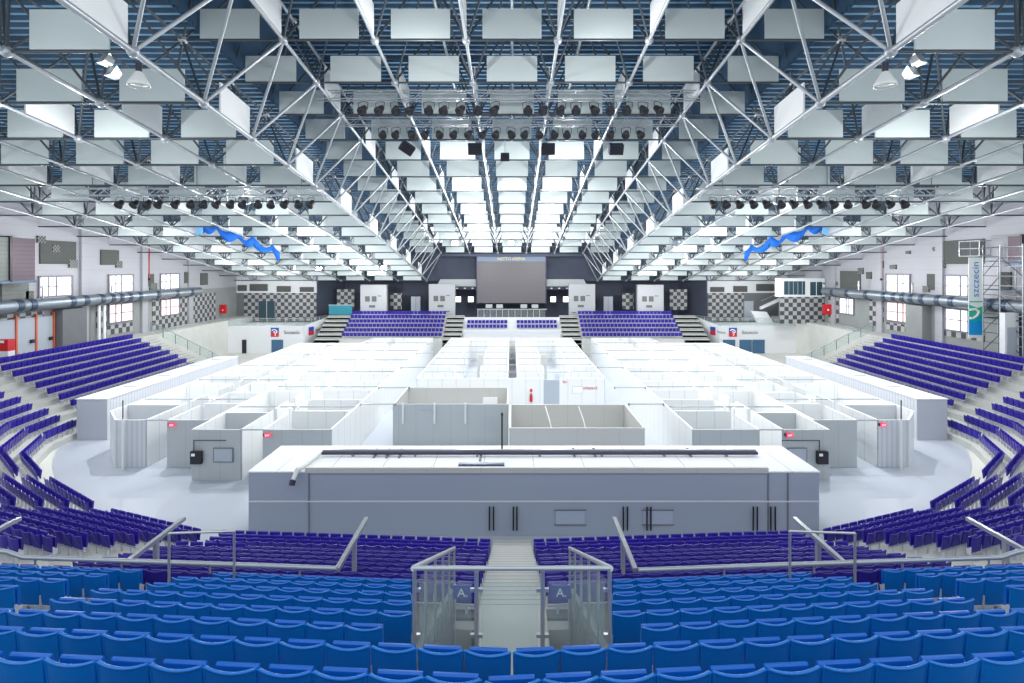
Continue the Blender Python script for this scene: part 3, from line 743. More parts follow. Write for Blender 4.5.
t = empty('hose_cabinet', (-39.95, 42.4, 4.55), 0, 'bright red hose cabinet behind top row by pale doors', 'cabinet')
MB().box(-.5,.5,-.3,.3,.85,1.75).build('box', M['red'], t); MB().box(-.5,.5,-.3,.3,0,.85).build('plinth', M['podium'], t); MB().box(-.2,.2,-.33,-.3,1.5,1.7).build('label_plate', M['white'], t)
t = empty('hose_cabinet', (41.3, 70.5, 5.2), 0, 'small red hose cabinet by the control cabin', 'cabinet')
MB().box(-.5,.5,-.2,.2,.6,1.9).build('box', M['red'], t); MB().box(-.1,.1,-.25,-.2,1.1,1.3).build('handle', M['white'], t)
t = empty('hose_cabinet', (-41.4, 77.2, 4.8), 0, 'dim red hose cabinet in the far dark corner', 'cabinet'); t.scale = (.75, 1, .85)
MB().box(-.5,.5,-.2,.2,.6,2.1).build('box', M['red'], t); MB().box(-.1,.1,-.25,-.2,1.1,1.3).build('handle', M['white'], t)
for sx in (-1, 1):
    t = empty('red_riser', (sx*41.8, 62.0 if sx < 0 else 60.9, 10.4), 0, f'thin red drop pipe hanging on side wall, {side(sx)}', 'pipe', 'red drop pipes')
    MB().tube((0,0,.3),(0,0,4.6), .06, 6).build('pipe', M['red'], t); MB().ball((0,0,.2), .16).build('valve', M['black'], t)
t = empty('wall_column', (-41.3, 53.8, 4.55), 0, 'pair of slim white pipes standing on concourse below duct', 'pipe')
for y in (0, .7): MB().tube((0,y,0),(0,y,3.6), .13, 8).build('pipe', M['white'], t)
t.name = 'standpipe'
# right-hand white cubicle at frame edge
t = empty('concourse_kiosk', (39.6, 43.2, 4.55), 0, 'tall pale kiosk box on concourse beside scaffold tower', 'kiosk')
MB().box(0,1.1,0,.5,0,3.75).build('body', M['podium'], t); MB().box(1.1,2.0,0,.6,0,3.7).build('dark_side', M['navy'], t); MB().box(.15,.95,-.04,0,.1,2.6).build('door', M['locker'], t)

# scaffold tower and banner
t = empty('scaffold_tower', (40.45, 42.6, 4.55), 0, 'silver scaffold tower with platforms standing against side wall', 'scaffold')
TL = 9.3
def sc(name, a, b_, r=.045, m='silver'): MB().tube(a, b_, r, 6).build(name, M[m], t)
ups = [(0,0),(1.3,0),(0,2.0),(1.3,2.0),(0,3.6),(1.3,3.6)]
for x, y in ups: sc('upright', (x,y,0), (x,y,TL), .055)
for k in range(12):
    z = .3+k*.8
    sc('rung', (0,0,z), (1.3,0,z)); sc('rung', (0,2.0,z), (1.3,2.0,z), .04); sc('ledger', (0,0,z), (0,2.0,z), .035)
    sc('ledger', (0,2.0,z), (0,3.6,z), .03, 'dark_tube')
for k in range(5):
    z = .3+k*1.6; sc('brace', (0,0,z), (0,2.0,z+1.6), .03, 'dark_tube'); sc('brace', (0,2.0,z+1.6), (0,3.6,z), .03, 'dark_tube')
for z in (3.1, 5.5, 7.9): MB().box(0,1.3,0,3.6,z,z+.08).build('platform', M['duct_band'], t)
t = empty('lift_cage', (39.35, 45.3, 12.95), 0, 'grey mesh cage at the banner top beside scaffold tower', 'cage')
f = MB()
for x in (0, 1.6):
    for y in (0, 2.4): f.tube((x,y,0),(x,y,1.6), .05, 6)
for z in (0, .8, 1.6):
    f.tube((0,0,z),(1.6,0,z), .05, 6); f.tube((0,2.4,z),(1.6,2.4,z), .05, 6); f.tube((0,0,z),(0,2.4,z), .05, 6); f.tube((1.6,0,z),(1.6,2.4,z), .05, 6)
f.build('cage_frame', M['silver'], t)
w = MB()
for j in range(12): w.tube((0,j*.2+.1,0),(0,j*.2+.1,1.6), .02, 4)
for j in range(8): w.tube((j*.2+.1,0,0),(j*.2+.1,0,1.6), .02, 4)
w.build('mesh_infill', M['dark_tube'], t); MB().box(0,1.6,0,2.4,-.05,.03).build('cage_floor', M['steel'], t)
t.scale = (.6, .85, .8)
t = empty('banner', (41.0, 46.5, 6.1), 0, 'tall hanging white, green and blue banner with rotated lettering', 'banner')
Yb = 46.5
MB().box(-1.35,0,-.02,.02,0,7.0).build('cloth', M['banner'], t)
t.location = (40.2, 46.0, 5.95); t.scale = (.86, 1, .98)
MB().box(-1.35,0,-.03,-.02,.25,1.6).build('blue_field', M['b_blue'], t)
MB().prism([(-1.35,1.6),(0,1.5),(0,2.75),(-.5,2.6),(-1.35,2.9)][::1], -.035, -.02, 'y').build('green_field', M['b_green'], t)
MB().prism([(-1.35,1.5),(-.7,1.35),(0,1.6),(0,2.0),(-1.35,1.75)], -.04, -.02, 'y').build('teal_field', M['b_teal'], t)
cv = MB(); pts = [(-1.3,2.45),(-.7,2.5),(-.38,2.3),(-.55,1.95),(-.95,1.72),(-1.3,1.7)]
for a, b_ in zip(pts, pts[1:]): cv.tube((a[0],-.045,a[1]),(b_[0],-.045,b_[1]), .10, 8)
cv.build('white_swoosh', M['white'], t)
MB().box(-1.35,0,-.045,-.03,3.1,3.2).build('green_line', M['b_green'], t)
text('szczecin', .95, (-.68,-.04,5.1), (PI/2, -PI/2, 0), M['b_text'], 'lettering', t)

# far walls
for sx in (-1, 1):
    nm = 'left' if sx < 0 else 'right'
    tag(MB().box(*sorted((sx*42.4, sx*29.8)), 82, 82.4, 8.04, 14).build('wall_far_'+nm, M['podium']), kind='structure')
    tag(MB().box(*sorted((sx*42.4, sx*29.8)), 82.02, 82.4, 0, 8.04).build('wall_far_lower_'+nm, M['concrete_dark']), kind='structure')
    tag(MB().slab((sx*29.8, 82.2), (sx*27.5, 88), .4, 0, 14).build('wall_far_return_'+nm, M['wall_dark']), kind='structure')
    o = MB().box(0, 11.0 if sx < 0 else 5.4, -.1, -.02, 0, 4.22).build('tile_field', M['checker']); o.location = (-40.8 if sx < 0 else 29.9, 82.0, 3.82)
    tag(o, f'black and white chequered far wall field under pale band, {side(sx)}', 'wall panel', 'far chequered fields')
    for j, (a, b_, c, d) in enumerate(((238,285,247,291),(250,284,268,291),(277,286,291,292),(300,287,314,292))):
        X0 = (a-512)*82/F; X1 = (c-512)*82/F
        if sx > 0: X0, X1 = -X1, -X0
        o = MB().box(X0, X1, -.1, 0, 0, (d-b_)*82/F).build('acoustic_board', M['grey_felt']); o.location = (0, 81.95, CAMZ-(d-HOR)*82/F)
        tag(o, f'grey felt strip on pale far wall, {nth(j+1)} from corner, {side(sx)}', 'wall panel', 'grey felt strips on far wall')
tag(MB().box(-28, 28, 88, 88.4, 0, 16).build('wall_far', M['wall_dark']), kind='structure')
tag(MB().box(-42, 42, 79.6, 88, 0, 3.8).build('floor_far_concourse', M['concrete_dark']), kind='structure')
tag(MB().box(-42, 42, 80.6, 88.4, 13.6, 14).build('ceiling_far', M['wall_dark']), kind='structure')
tag(MB().box(-42.4, 42.4, 84.0, 84.3, 9.8, 14).build('wall_far_bulkhead', M['wall_dark']), kind='structure')
# podium
for sx in (-1, 1):
    nm = 'left' if sx < 0 else 'right'
    tag(MB().box(*sorted((sx*29.0, sx*40.5)), 74.8, 82, 0, 3.8).build('wall_podium_'+nm, M['podium']), kind='structure')
    tag(MB().slab((sx*40.4, 63.5), (sx*40.4, 75), .3, 0, 3.8).build('wall_podium_side_'+nm, M['podium']), kind='structure')
    tag(MB().slab((sx*29.0, 74.9), (sx*27.2, 79.6), .3, 0, (3.8, 4.6)).build('wall_podium_return_'+nm, M['podium']), kind='structure')
    # logo and town name
    cx = -32.95 if sx < 0 else 30.7
    t = empty('town_sign', (cx, 74.76, 2.95), 0, f'red and blue square emblem with dark Szczecin lettering on white podium, {side(sx)}', 'sign', 'podium town signs')
    MB().box(-.55,.55,-.04,0,-.65,0).build('emblem_lower', M['sign_red'], t); MB().box(-.55,.55,-.04,0,0,.6).build('emblem_upper', M['sign_blue'], t)
    c_ = MB()
    for a, b_ in (((-.4,.2),(-.15,.38)),((-.15,.38),(.15,.3)),((.15,.3),(.35,.1)),((.35,.1),(.12,-.15)),((.12,-.15),(-.1,-.05)),((.12,-.15),(.05,-.5)),((-.15,.05),(.05,.12))): c_.tube((a[0],-.06,a[1]),(b_[0],-.06,b_[1]), .07, 6)
    c_.build('emblem_stroke', M['white'], t)
    text('Szczecin', .66, (2.35,-.02,-.05), (PI/2,0,0), M['ink'], 'lettering', t)
    ang = math.atan2(4.7, -sx*1.8*-1) if False else 0
    t = empty('small_town_sign', (sx*28.55, 76.0, 3.0), 0, f'narrow foreshortened red emblem sign on podium return wall, {side(sx)}', 'sign', 'small return wall signs')
    d_ = Vector((-sx*(29.0-27.2), 4.7)).normalized(); t.rotation_euler = (0, 0, math.atan2(d_.y, d_.x) if sx < 0 else math.atan2(-d_.y, -d_.x))
    t.location = (sx*28.55 - sx*.2, 76.0-.05, 3.0) if True else t.location
    MB().box(-.5,.5,-.03,.0,-.6,0).build('emblem_lower', M['sign_red'], t); MB().box(-.5,.5,-.03,.0,0,.55).build('emblem_upper', M['sign_blue'], t)
    text('Szczecin', .5, (1.7 if sx < 0 else 1.7,-.03,0), (PI/2,0,0), M['ink'], 'lettering', t)
    # doors in podium
    for j, (a, b_) in enumerate(((29.3,31.0),(31.6,33.3),(33.4,35.1)) if sx > 0 else ((31.8,33.4),(36.9,37.5))):
        dm = 'door_blue' if not (sx < 0 and j == 1) else 'black'
        t = empty(f'door_{wn+j+1+(10 if sx>0 else 20)}', (sx*(a+b_)/2, 74.75, 0)); t['kind'] = 'structure'
        MB().box(-(b_-a)/2, (b_-a)/2, -.05, 0, 0, 1.9).build('leaf', M[dm], t)
    # glass railing along podium
    t = empty('podium_railing', (sx*34, 74.7, 3.8), 0, f'glass railing with thin posts along podium top, {side(sx)}', 'railing', 'podium railings')
    L = local(t)
    run = [(sx*40.4, 63.5), (sx*40.4, 74.9), (sx*29.0, 74.9), (sx*27.3, 79.4)]
    for a, b_ in zip(run, run[1:]):
        L(MB().tube((*a, 4.85), (*b_, 4.85), .035, 6)).build('top_rail', M['steel'], t)
        n = max(2, int((Vector(b_)-Vector(a)).length/1.25))
        for j in range(n+1):
            p = Vector(a).lerp(Vector(b_), j/n); L(MB().tube((p.x,p.y,3.8),(p.x,p.y,4.85), .03, 5)).build('post', M['steel'], t)
        L(MB().slab(a, b_, .015, 3.85, 4.75)).build('glass_pane', M['glass'], t)
# far stand steps
for sx in (-1, 1):
    st = MB()
    for k in range(6): st.box(*sorted((sx*6.9, sx*27.0)), 73.5+k, 74.5+k, 0, 2.13+.52*k)
    for k in range(12): 
        for xa, xb in ((23.6, 27.0), (7.0, 9.5)):
            st.box(*sorted((sx*xa, sx*xb)), 73.5+k*.5, 74.0+k*.5, 0, 2.0+.26*k)
            if k % 2: st.box(*sorted((sx*xa, sx*xb)), 73.44+k*.5, 73.5+k*.5, 1.82+.26*k, 1.93+.26*k, 1)
    tag(st.build('floor_far_tier', [M['concrete'], M['concrete_dark']]), kind='structure')
t = empty('balcony_box', (0, 74.5, 0), 0, 'white tiered balcony box below the big screen', 'balcony')
L = local(t)
L(MB().box(-6.7, 6.7, 74.6, 75.2, 0, 2.75)).build('lower_front', M['podium'], t)
L(MB().box(-7.0, 7.0, 75.7, 76.0, 0, 3.2)).build('front_wall', M['podium'], t)
L(MB().box(-6.9, 6.9, 76.0, 77.0, 0, 3.0)).build('lower_step', M['podium'], t); L(MB().box(-6.9, 6.9, 77.0, 78.0, 0, 3.55)).build('upper_step', M['podium'], t)
L(MB().box(-6.9, 6.9, 78.0, 78.3, 0, 4.7)).build('rear_wall', M['podium'], t)
L(MB().box(-5.2, 5.2, 78.5, 80, 0, 4.5)).build('box_body', M['podium'], t)
for j in range(11):
    x = -4.9+j*.9; L(MB().box(x, x+.75, 78.25, 78.45, 4.72, 5.8)).build('glass_pane', M['glass'], t)
    L(MB().box(x-.12, x-.04, 78.2, 78.45, 4.7, 5.85)).build('post', M['steel'], t)
L(MB().box(-5.1, 5.1, 78.2, 78.5, 5.8, 5.9)).build('top_rail', M['steel'], t)
# big screen
t = empty('scoreboard_screen', (-0.1, 82, 6.5), 0, 'huge grey blank screen with blue header hanging in the centre', 'screen')
MB().box(-5.2,5.2,-.1,.5,0,6.35).build('display', M['screen'], t); MB().box(-5.2,5.2,-.12,.5,6.35,7.5).build('header', M['screen_head'], t)
MB().box(-5.35,-5.2,-.15,.5,-.1,7.5).build('edge_frame', M['navy'], t); MB().box(5.2,5.35,-.15,.5,-.1,7.5).build('edge_frame', M['navy'], t)
text('NETTO ARENA', .62, (0,-.14,6.72), (PI/2,0,0), M['yellow'], 'lettering', t)
for x in (-4.6, -1.2, 1.6, 4.6): MB().tube((x,.2,7.5),(x,.2,11), .06, 6).build('hanger', M['dark_tube'], t)
f = MB()
for x in (-3.9,-2.3,1.4,3.1): f.box(x,x+1.0,-.1,.3,-.75,-.2)
f.build('speaker_row', M['grey_panel'], t)
# towers and dark rear details
for sx in (-1, 1):
    for j, (a, b_, zb, zt) in enumerate(((18.7, 22.6, 3.8, 9.35), (8.5, 12.4, 3.8, 9.45))):
        t = empty('white_tower', (sx*(a+b_)/2, 80.2, zb), 0, f"tall white block with grey markings behind far seats, {'outer' if j == 0 else 'inner'} one, {side(sx)}", 'tower', 'white blocks behind the far stand')
        w = (b_-a)/2; h = zt-zb
        MB().box(-w, w, 0, 1.0, 0, h).build('body', M['tower'], t)
        for (u, v, pw, ph) in ((-.9,.62,.7,.8),(0.1,.62,.7,.8),(-.2,.42,.9,.35),(.9,.7,.5,.12),(-1.2,.25,.6,.12),(.7,.28,.9,.15)):
            MB().box(u-pw/2, u+pw/2, -.04, 0, v*h-ph/2, v*h+ph/2).build('grey_marking', M['dots'], t)
    for j, (a, b_, z0, z1) in enumerate(((24.6, 27.3, 5.3, 8.5), (17.2, 19.0, 5.4, 7.9))):
        o = MB().box(0, b_-a, -.1, -.02, 0, z1-z0).build('tile_field', M['checker']); o.location = (sx*(a if sx > 0 else b_), 84.0, z0)
        tag(o, f"chequered patch on dark rear wall, {'outer' if j == 0 else 'inner'} one, {side(sx)}", 'wall panel', 'rear chequered patches')
    t = empty('rear_door', (sx*15.0, 83.9, 4.0), 0, f'pale double door in dark rear wall, {side(sx)}', 'door', 'pale rear doors')
    for x in (-.72, .02): MB().box(x, x+.7, -.06, 0, 0, 3.4).build('leaf', M['locker'], t)
    for j, x in enumerate((8.5, 6.5)):
        t = empty('lit_hatch', (sx*x, 85.0, 6.9), 0, f"small bright white square light, {'outer' if j == 0 else 'inner'} one beside screen, {side(sx)}", 'light', 'bright squares beside screen')
        MB().box(-.42,.42,-.05,0,-.42,.42).build('lit_pane', M['lamp_white'], t); MB().box(-.5,.5,-.03,.02,-.5,.5).build('surround', M['navy'], t)
    t = empty('rear_gallery', (sx*8.5, 83.6, 9.0), 0, f'grey curved gallery panel behind the screen, {side(sx)}', 'gallery', 'rear gallery panels')
    MB().prism([(-3.2,0),(3.2,0),(2.6 if sx > 0 else 3.2,1.1),(-3.2 if sx > 0 else -2.6,1.1)], -.3, 0, 'y').build('panel', M['grey_panel'], t)
    MB().box(-3.4, 3.4, -.4, 0, -.5, -.05).build('beam', M['navy'], t)
    for x in (-2.4,-1.2,0,1.2,2.4): MB().box(x-.15, x+.15, -.45, -.4, -.38, -.2).build('small_lamp', M['lamp_shade'], t)
o = empty('teal_barrier', (-25.5, 80.0, 4.0), 0, 'teal glass barrier at top of far stand steps', 'barrier')
MB().box(-1.7, 1.7, -.05, .05, .9, 2.3).build('glass_pane', M['teal_glass'], o); MB().box(-1.75,1.75,-.07,.07,2.3,2.4).build('top_rail', M['steel'], o)
# control cabin
t = empty('control_cabin', (39, 72, 8.0), 0, 'white control cabin with windows high in far corner', 'cabin')
MB().box(-3.0, 2.9, 0, 1.6, 0, 2.5).build('cabin_body', M['podium'], t)
MB().box(-2.6, .2, -.05, 0, .3, 2.1).build('window_pane', M['dark_glass'], t); MB().box(.9, 2.5, -.05, 0, .2, 2.0).build('window_pane', M['dark_glass'], t)
for x in (-2.0,-1.4,-.8,-.2): MB().box(x, x+.04, -.08, 0, .3, 2.1).build('mullion', M['locker'], t)
MB().box(1.66,1.74,-.08,0,.2,2.0).build('mullion', M['podium'], t); MB().box(2.65,2.8,-.1,0,1.7,1.9).build('camera', M['black'], t)
o = MB().box(0, 5.9, -.1, -.02, 0, 3.6).build('tile_field', M['checker']); o.location = (36, 72.3, 4.4)
tag(o, 'chequered wall field below the white control cabin', 'wall panel')
tag(MB().box(36, 42, 72.3, 72.6, 4.4, 8.0).build('wall_cabin_base', M['concrete_dark']), kind='structure')
t = empty('staircase', (34.5, 79.5, 3.8), 0, 'white open staircase climbing beside the control cabin', 'staircase')
MB().prism([(2.1,1.95),(5.2,3.35),(5.2,3.75),(2.1,2.35)], -.5, .05, 'y').build('upper_flight', M['podium'], t)
MB().prism([(.6,1.75),(2.9,1.6),(3.9,.02),(1.6,.02)], -.5, .05, 'y').build('lower_flight', M['podium'], t)
MB().path([(2.1,-.45,3.2),(5.2,-.45,4.6)], .04, 6).build('handrail', M['steel'], t)
for nm, X, w_, c_, lab in (('glazed_doorway', -37.3, 1.2, 'dark_glass', 'dark glazed doorway set in the far chequered wall'), ('pale_doorway', 34.7+1.3, .7, 'locker', 'pale narrow door beside right-hand dark far opening')):
    t = empty(nm, (X, 81.85, 3.82), 0, lab, 'door')
    MB().box(-w_, w_, -.05, 0, 0, 3.0).build('leaf', M[c_], t)
    MB().box(-w_-.12, -w_, -.08, 0, 0, 3.1).build('frame_post', M['frame_grey'], t); MB().box(w_, w_+.12, -.08, 0, 0, 3.1).build('frame_post', M['frame_grey'], t)
    if c_ == 'dark_glass': MB().box(-.05, .05, -.08, -.05, 0, 3.0).build('mullion', M['locker'], t)
t['label'] = 'pale narrow far door between chequered field and white staircase'
# side gangway railings down the ends of side stands
for sx in (-1, 1):
    t = empty('stair_railing', (sx*35, 57.5, 1.0), 0, f'sloping glass stair railing at far end of side stand, {side(sx)}', 'railing', 'sloping glass railings')
    L = local(t)
    a = (sx*31.5, 59.0); b_ = (sx*40.0, 59.6)
    L(MB().tube((*a, 2.0), (*b_, 5.9), .04, 6)).build('top_rail', M['steel'], t)
    for j in range(7):
        p = Vector(a).lerp(Vector(b_), j/6); z = 2.0+3.9*j/6; L(MB().tube((p.x,p.y,z-1.1),(p.x,p.y,z), .03, 5)).build('post', M['dark_tube'], t)
    L(MB().slab(a, b_, .02, (1.0, 4.9), (1.95, 5.85))).build('glass_pane', M['glass'], t)
    st = MB()
    for k in range(20): st.box(*sorted((sx*(31.0+k*.47), sx*(31.47+k*.47))), 57.2, 59.0, 0, 0.4+k*.215); st.box(*sorted((sx*(31.02+k*.47), sx*(31.10+k*.47))), 57.2, 59.0, 0.4+k*.215, .41+k*.215, 1)
    tag(st.build('floor_side_stair', [M['concrete'], M['concrete_dark']]), kind='structure')
# radial aisle treads (dark nosing strips) between corner and side blocks
for sx in (-1, 1):
    st = MB()
    for k in range(1, 18):
        x = 31.6+k*.465; z = SIDEZ[0]-.82+k*.21
        st.box(*sorted((sx*x, sx*(x+.465))), 38.0, 39.9, z-.4, z); st.box(*sorted((sx*(x+.02), sx*(x+.09))), 38.0, 39.9, z, z+.012, 1)
    tag(st.build('floor_radial_stair', [M['concrete'], M['concrete_dark']]), kind='structure')

# ------------------------------------------------------------------ roof space frame
p_ = 4.2; W4 = 4.19; WB = 4.31
def hs(z):   # lower side layer, in sight units
    return 881-62*(z-5.37)-1.4*(z-5.37)**2
def Zs(z, layer):
    return CAMZ + p_/F*(hs(z) + {'B':0,'A':482,'C':1062}[layer])
def node(layer, X, z): return Vector((X*(WB if abs(X) > 2.9 and layer != 'C' else W4), z*p_, Zs(z, layer)))
ROWA = [0.87+k for k in range(2, 19)]      # layer A rows (2.87 .. 18.87)
ROWB = [0.37+k for k in range(2, 20)]      # layers B, C
chords = []; braces = []; nodes = []
XA = [i+.5 for i in range(-10, 10)]
XC = list(range(-3, 4)); XBs = [i for i in range(-10, 11) if abs(i) >= 3]
for X in XA:
    chords.append(([node('A', X, z) for z in ROWA], .085 if abs(X) < 3 else .06, 'silver' if abs(X) < 3 else 'dark_tube'))
for X in XBs: chords.append(([node('B', X, z) for z in ROWB], .115 if abs(X) == 3 else .085, 'silver'))
for X in XC: chords.append(([node('C', X, z) for z in ROWB], .10, 'silver'))
for z in ROWA: chords.append(([node('A', X, z) for X in XA], .055, 'dark_tube'))
for z in ROWB:
    chords.append(([node('C', X, z) for X in XC], .05, 'dark_tube'))
    for s in (-1, 1): chords.append(([node('B', s*X, z) for X in range(3, 11)], .06, 'dark_tube'))
for z in ROWA:
    for X in XA:
        a = node('A', X, z); nodes.append(a)
        for dz in (-.5, .5):
            zz = z+dz
            if zz > ROWB[-1]+.01 or zz < ROWB[0]: continue
            for dx in (-.5, .5):
                x2 = X+dx
                if abs(X) < 3: braces.append((a, node('C', x2, zz), .055, 0))
                if abs(x2) >= 3 and abs(X) > 3: braces.append((a, node('B', x2, zz), .055, 0))
            if abs(abs(X)-2.5) < .01:
                s = 1 if X > 0 else -1
                braces.append((a, node('B', s*3, zz), .07, 1))
                braces.append((node('A', s*3.5, z), node('C', s*3, zz), .05, 0))
for z in ROWB:
    for X in XBs: nodes.append(node('B', X, z))
    for X in XC: nodes.append(node('C', X, z))
tf = empty('space_frame', (0, 40, 20), 0, 'silver and shadow-dark tube space frame carrying the whole roof', 'roof frame')
LF = local(tf)
cd = lambda v: (v-Vector((0,0,CAMZ))).length
for i, (pts, r, m) in enumerate(chords):
    b_ = MB()
    for a, c in zip(pts, pts[1:]): b_.tube(a, c, r, 8, 0, None, False)
    if i < 100 or True:
        LF(b_).build('chord', M[m], tf)
def inview(v):
    x, y = proj(*v); return -60 < x < 1084 and -60 < y < 700
braces.sort(key=lambda q: (not (inview(q[0]) or inview(q[1])), cd((q[0]+q[1])/2)))
nodes.sort(key=lambda q: (not inview(q), cd(q)))
for a, c, r, s in braces[:100]: LF(MB().tube(a, c, r, 8, 0, None, False)).build('brace', M['silver' if s else 'dark_tube'], tf)
rb = MB()
for a, c, r, s in braces[100:]:
    if (a.y > 7): rb.tube(a, c, r, 6, 0 if s else 1, None, False)
tag(LF(rb).build('bracing', [M['silver'], M['dark_tube']], tf), kind='stuff')
for q in nodes[:100]: LF(MB().ball(q, .21, 10, 6)).build('node', M['silver'], tf)
rb = MB()
for q in nodes[100:]: rb.ball(q, .18, 6, 4)
tag(LF(rb).build('node_balls', M['silver'], tf), kind='stuff')

# roof deck, corrugated along the hall
def deck(x0, x1, layer, y0, y1, lift=.45):
    m = MB(); y = y0; pitch = .55; rows = []
    while y < y1:
        z = Zs(y/p_, layer)+lift
        rows += [(y, z), (y+.20, z), (y+.28, z+.16), (y+.47, z+.16)]
        y += pitch
    for i in range(len(rows)-1):
        (ya, za), (yb, zb) = rows[i], rows[i+1]
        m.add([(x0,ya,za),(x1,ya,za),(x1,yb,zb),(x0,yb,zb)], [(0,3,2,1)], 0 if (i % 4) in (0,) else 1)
    return m
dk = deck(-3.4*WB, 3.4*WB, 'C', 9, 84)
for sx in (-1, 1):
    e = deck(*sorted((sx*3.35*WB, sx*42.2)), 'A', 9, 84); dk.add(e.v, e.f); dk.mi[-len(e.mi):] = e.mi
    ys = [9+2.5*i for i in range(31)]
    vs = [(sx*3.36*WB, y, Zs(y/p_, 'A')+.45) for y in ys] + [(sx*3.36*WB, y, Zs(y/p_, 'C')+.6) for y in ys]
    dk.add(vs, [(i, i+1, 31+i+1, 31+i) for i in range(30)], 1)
tag(dk.build('ceiling', [M['deck'], M['deck_shade']]), kind='structure')

# ------------------------------------------------------------------ acoustic baffles
BW, BH, BT = .645*W4, .325*W4, .07
bt = MB().box(-BW/2, BW/2, -BT/2, BT/2, 0, BH)
cross = []  # (loc, rz, slope, label)
for z in ROWA[2:]:
    r = int(round(z-2.87))
    for X in range(-3, 4):
        q = node('A', X, z); cross.append((q+Vector((0,0,.06)), 'x', 0, f"pale board baffle across the raised centre vault, {nth(r-1)} row, {nth(X+4)} bay from mauve-box side"))
for z in ROWB[1:]:
    r = int(round(z-2.37))
    for s in (-1, 1):
        for X in range(3, 9):
            q = node('B', s*(X+.5), z); cross.append((q+Vector((0,0,.06)), 'x', 0, f"pale board baffle across low roof wing, {nth(r)} row, {nth(X-2)} bay out, {side(s)}"))
longs = []
for k, z in enumerate(ROWA[:-1]):
    if k % 2: continue
    for X in [i+.5 for i in range(-3, 3)]:
        a, b_ = node('A', X, z), node('A', X, z+1)
        longs.append((a, b_, f"backlit pale lengthwise baffle on raised vault chord, {nth(k//2+1)} bay, {nth(int(X+3.5))} line from mauve-box side"))
for k, z in enumerate(ROWB[:-1]):
    if (k % 2) == 0: continue
    for s in (-1, 1):
        for X in range(3, 9):
            a, b_ = node('B', s*X, z), node('B', s*X, z+1)
            longs.append((a, b_, f"backlit pale lengthwise baffle on low wing chord, {nth(k//2+1)} bay, {nth(X-2)} line out, {side(s)}"))
items = []
for q, ax, sl, lab in cross:
    items.append(('c', q, None, lab, cd(q)))
for a, b_, lab in longs:
    items.append(('l', a, b_, lab, cd((a+b_)/2)*1.25))
items = [it for it in items if (inview(it[1]) or (it[2] is not None and inview(it[2])))]
items.sort(key=lambda t: t[4])
print('baffles', len(items))
def long_mesh(a, b_):
    d = b_-a; m = MB(); s0, s1 = .30, .93
    P0 = a+d*s0; P1 = a+d*s1
    x0, x1 = -BT/2, BT/2
    m.add([(x0,P0.y-a.y,P0.z-a.z+.08),(x1,P0.y-a.y,P0.z-a.z+.08),(x1,P1.y-a.y,P1.z-a.z+.08),(x0,P1.y-a.y,P1.z-a.z+.08),
           (x0,P0.y-a.y,P0.z-a.z+BH+.08),(x1,P0.y-a.y,P0.z-a.z+BH+.08),(x1,P1.y-a.y,P1.z-a.z+BH+.08),(x0,P1.y-a.y,P1.z-a.z+BH+.08)],
          [(0,3,2,1),(4,5,6,7),(0,1,5,4),(1,2,6,5),(2,3,7,6),(3,0,4,7)])
    return m
cme = bt.mesh('acoustic_baffle', M['baffle']); lcache = {}
restb = MB()
for i, (kd, a, b_, lab, _) in enumerate(items):
    if i < 300:
        if kd == 'c': o = bpy.data.objects.new('acoustic_baffle', cme)
        else:
            key = (round(a.y, 2), round(b_.z-a.z, 3))
            if key not in lcache: lcache[key] = long_mesh(a, b_).mesh('acoustic_baffle', M['baffle_backlit'])
            o = bpy.data.objects.new('acoustic_baffle', lcache[key])
        COL.objects.link(o); o.location = a
        tag(o, lab, 'baffle', 'acoustic baffles of the roof')
    else:
        mm = bt if kd == 'c' else long_mesh(a, b_)
        n = len(restb.v); restb.v += [tuple(Vector(v)+a) for v in mm.v]; restb.f += [[j+n for j in ff] for ff in mm.f]; restb.mi += [0 if kd == 'c' else 1]*len(mm.f); restb.sm += mm.sm
if restb.v: tag(restb.build('acoustic_baffles', [M['baffle'], M['baffle_backlit']]), 'rows of small distant pale baffles at the roof far end', 'baffle', 'acoustic baffles of the roof', 'stuff')

# ------------------------------------------------------------------ lighting rigs
def box_truss(x0, x1, y, z, lab, h=.45):
    t = empty('lighting_truss', ((x0+x1)/2, y, z), 0, lab, 'truss', 'lighting trusses')
    hw = (x1-x0)/2
    for dy in (-h/2, h/2):
        for dz in (0, h): MB().tube((-hw, dy, dz), (hw, dy, dz), .035, 6).build('chord_tube', M['silver'], t)
    w = MB(); n = int((x1-x0)/.6)
    for i in range(n):
        a = -hw+i*(2*hw)/n; b_ = a+(2*hw)/n
        zz = (0, h) if i % 2 else (h, 0)
        w.tube((a, -h/2, zz[0]), (b_, -h/2, zz[1]), .016, 4); w.tube((a, h/2, zz[0]), (b_, h/2, zz[1]), .016, 4); w.tube((a, -h/2, zz[0]), (a, h/2, zz[0]), .016, 4)
    w.build('lacing', M['silver'], t)
    for x in (-hw*.8, 0, hw*.8): MB().tube((x, 0, h), (x, 0, h+2.6), .02, 5).build('hanger', M['dark_tube'], t)
def make_lamp():
    r = empty('stage_lamp', (0,0,0), 0, 'x', 'lamp')
    c = MB(); c.lathe([(0.0,-.30),(.16,-.30),(.20,-.18),(.24,.05),(.30,.22),(.30,.26),(.24,.24),(0.0,.14)], (0,0,0), 14)
    a = reg(r, c.build('housing', M['black'], r)); a.rotation_euler = (2.3, 0, 0); a.location = (0, 0, -.62)
    y = MB().path([(-.30,0,-.62),(-.33,0,-.2),(0.0,0,-.12),(.33,0,-.2),(.30,0,-.62)], .022, 5); reg(r, y.build('yoke', M['black'], r))
    reg(r, MB().tube((0,0,-.12),(0,0,.05), .05, 6).build('clamp', M['steel'], r))
    return r
lamp0 = make_lamp(); lu = []
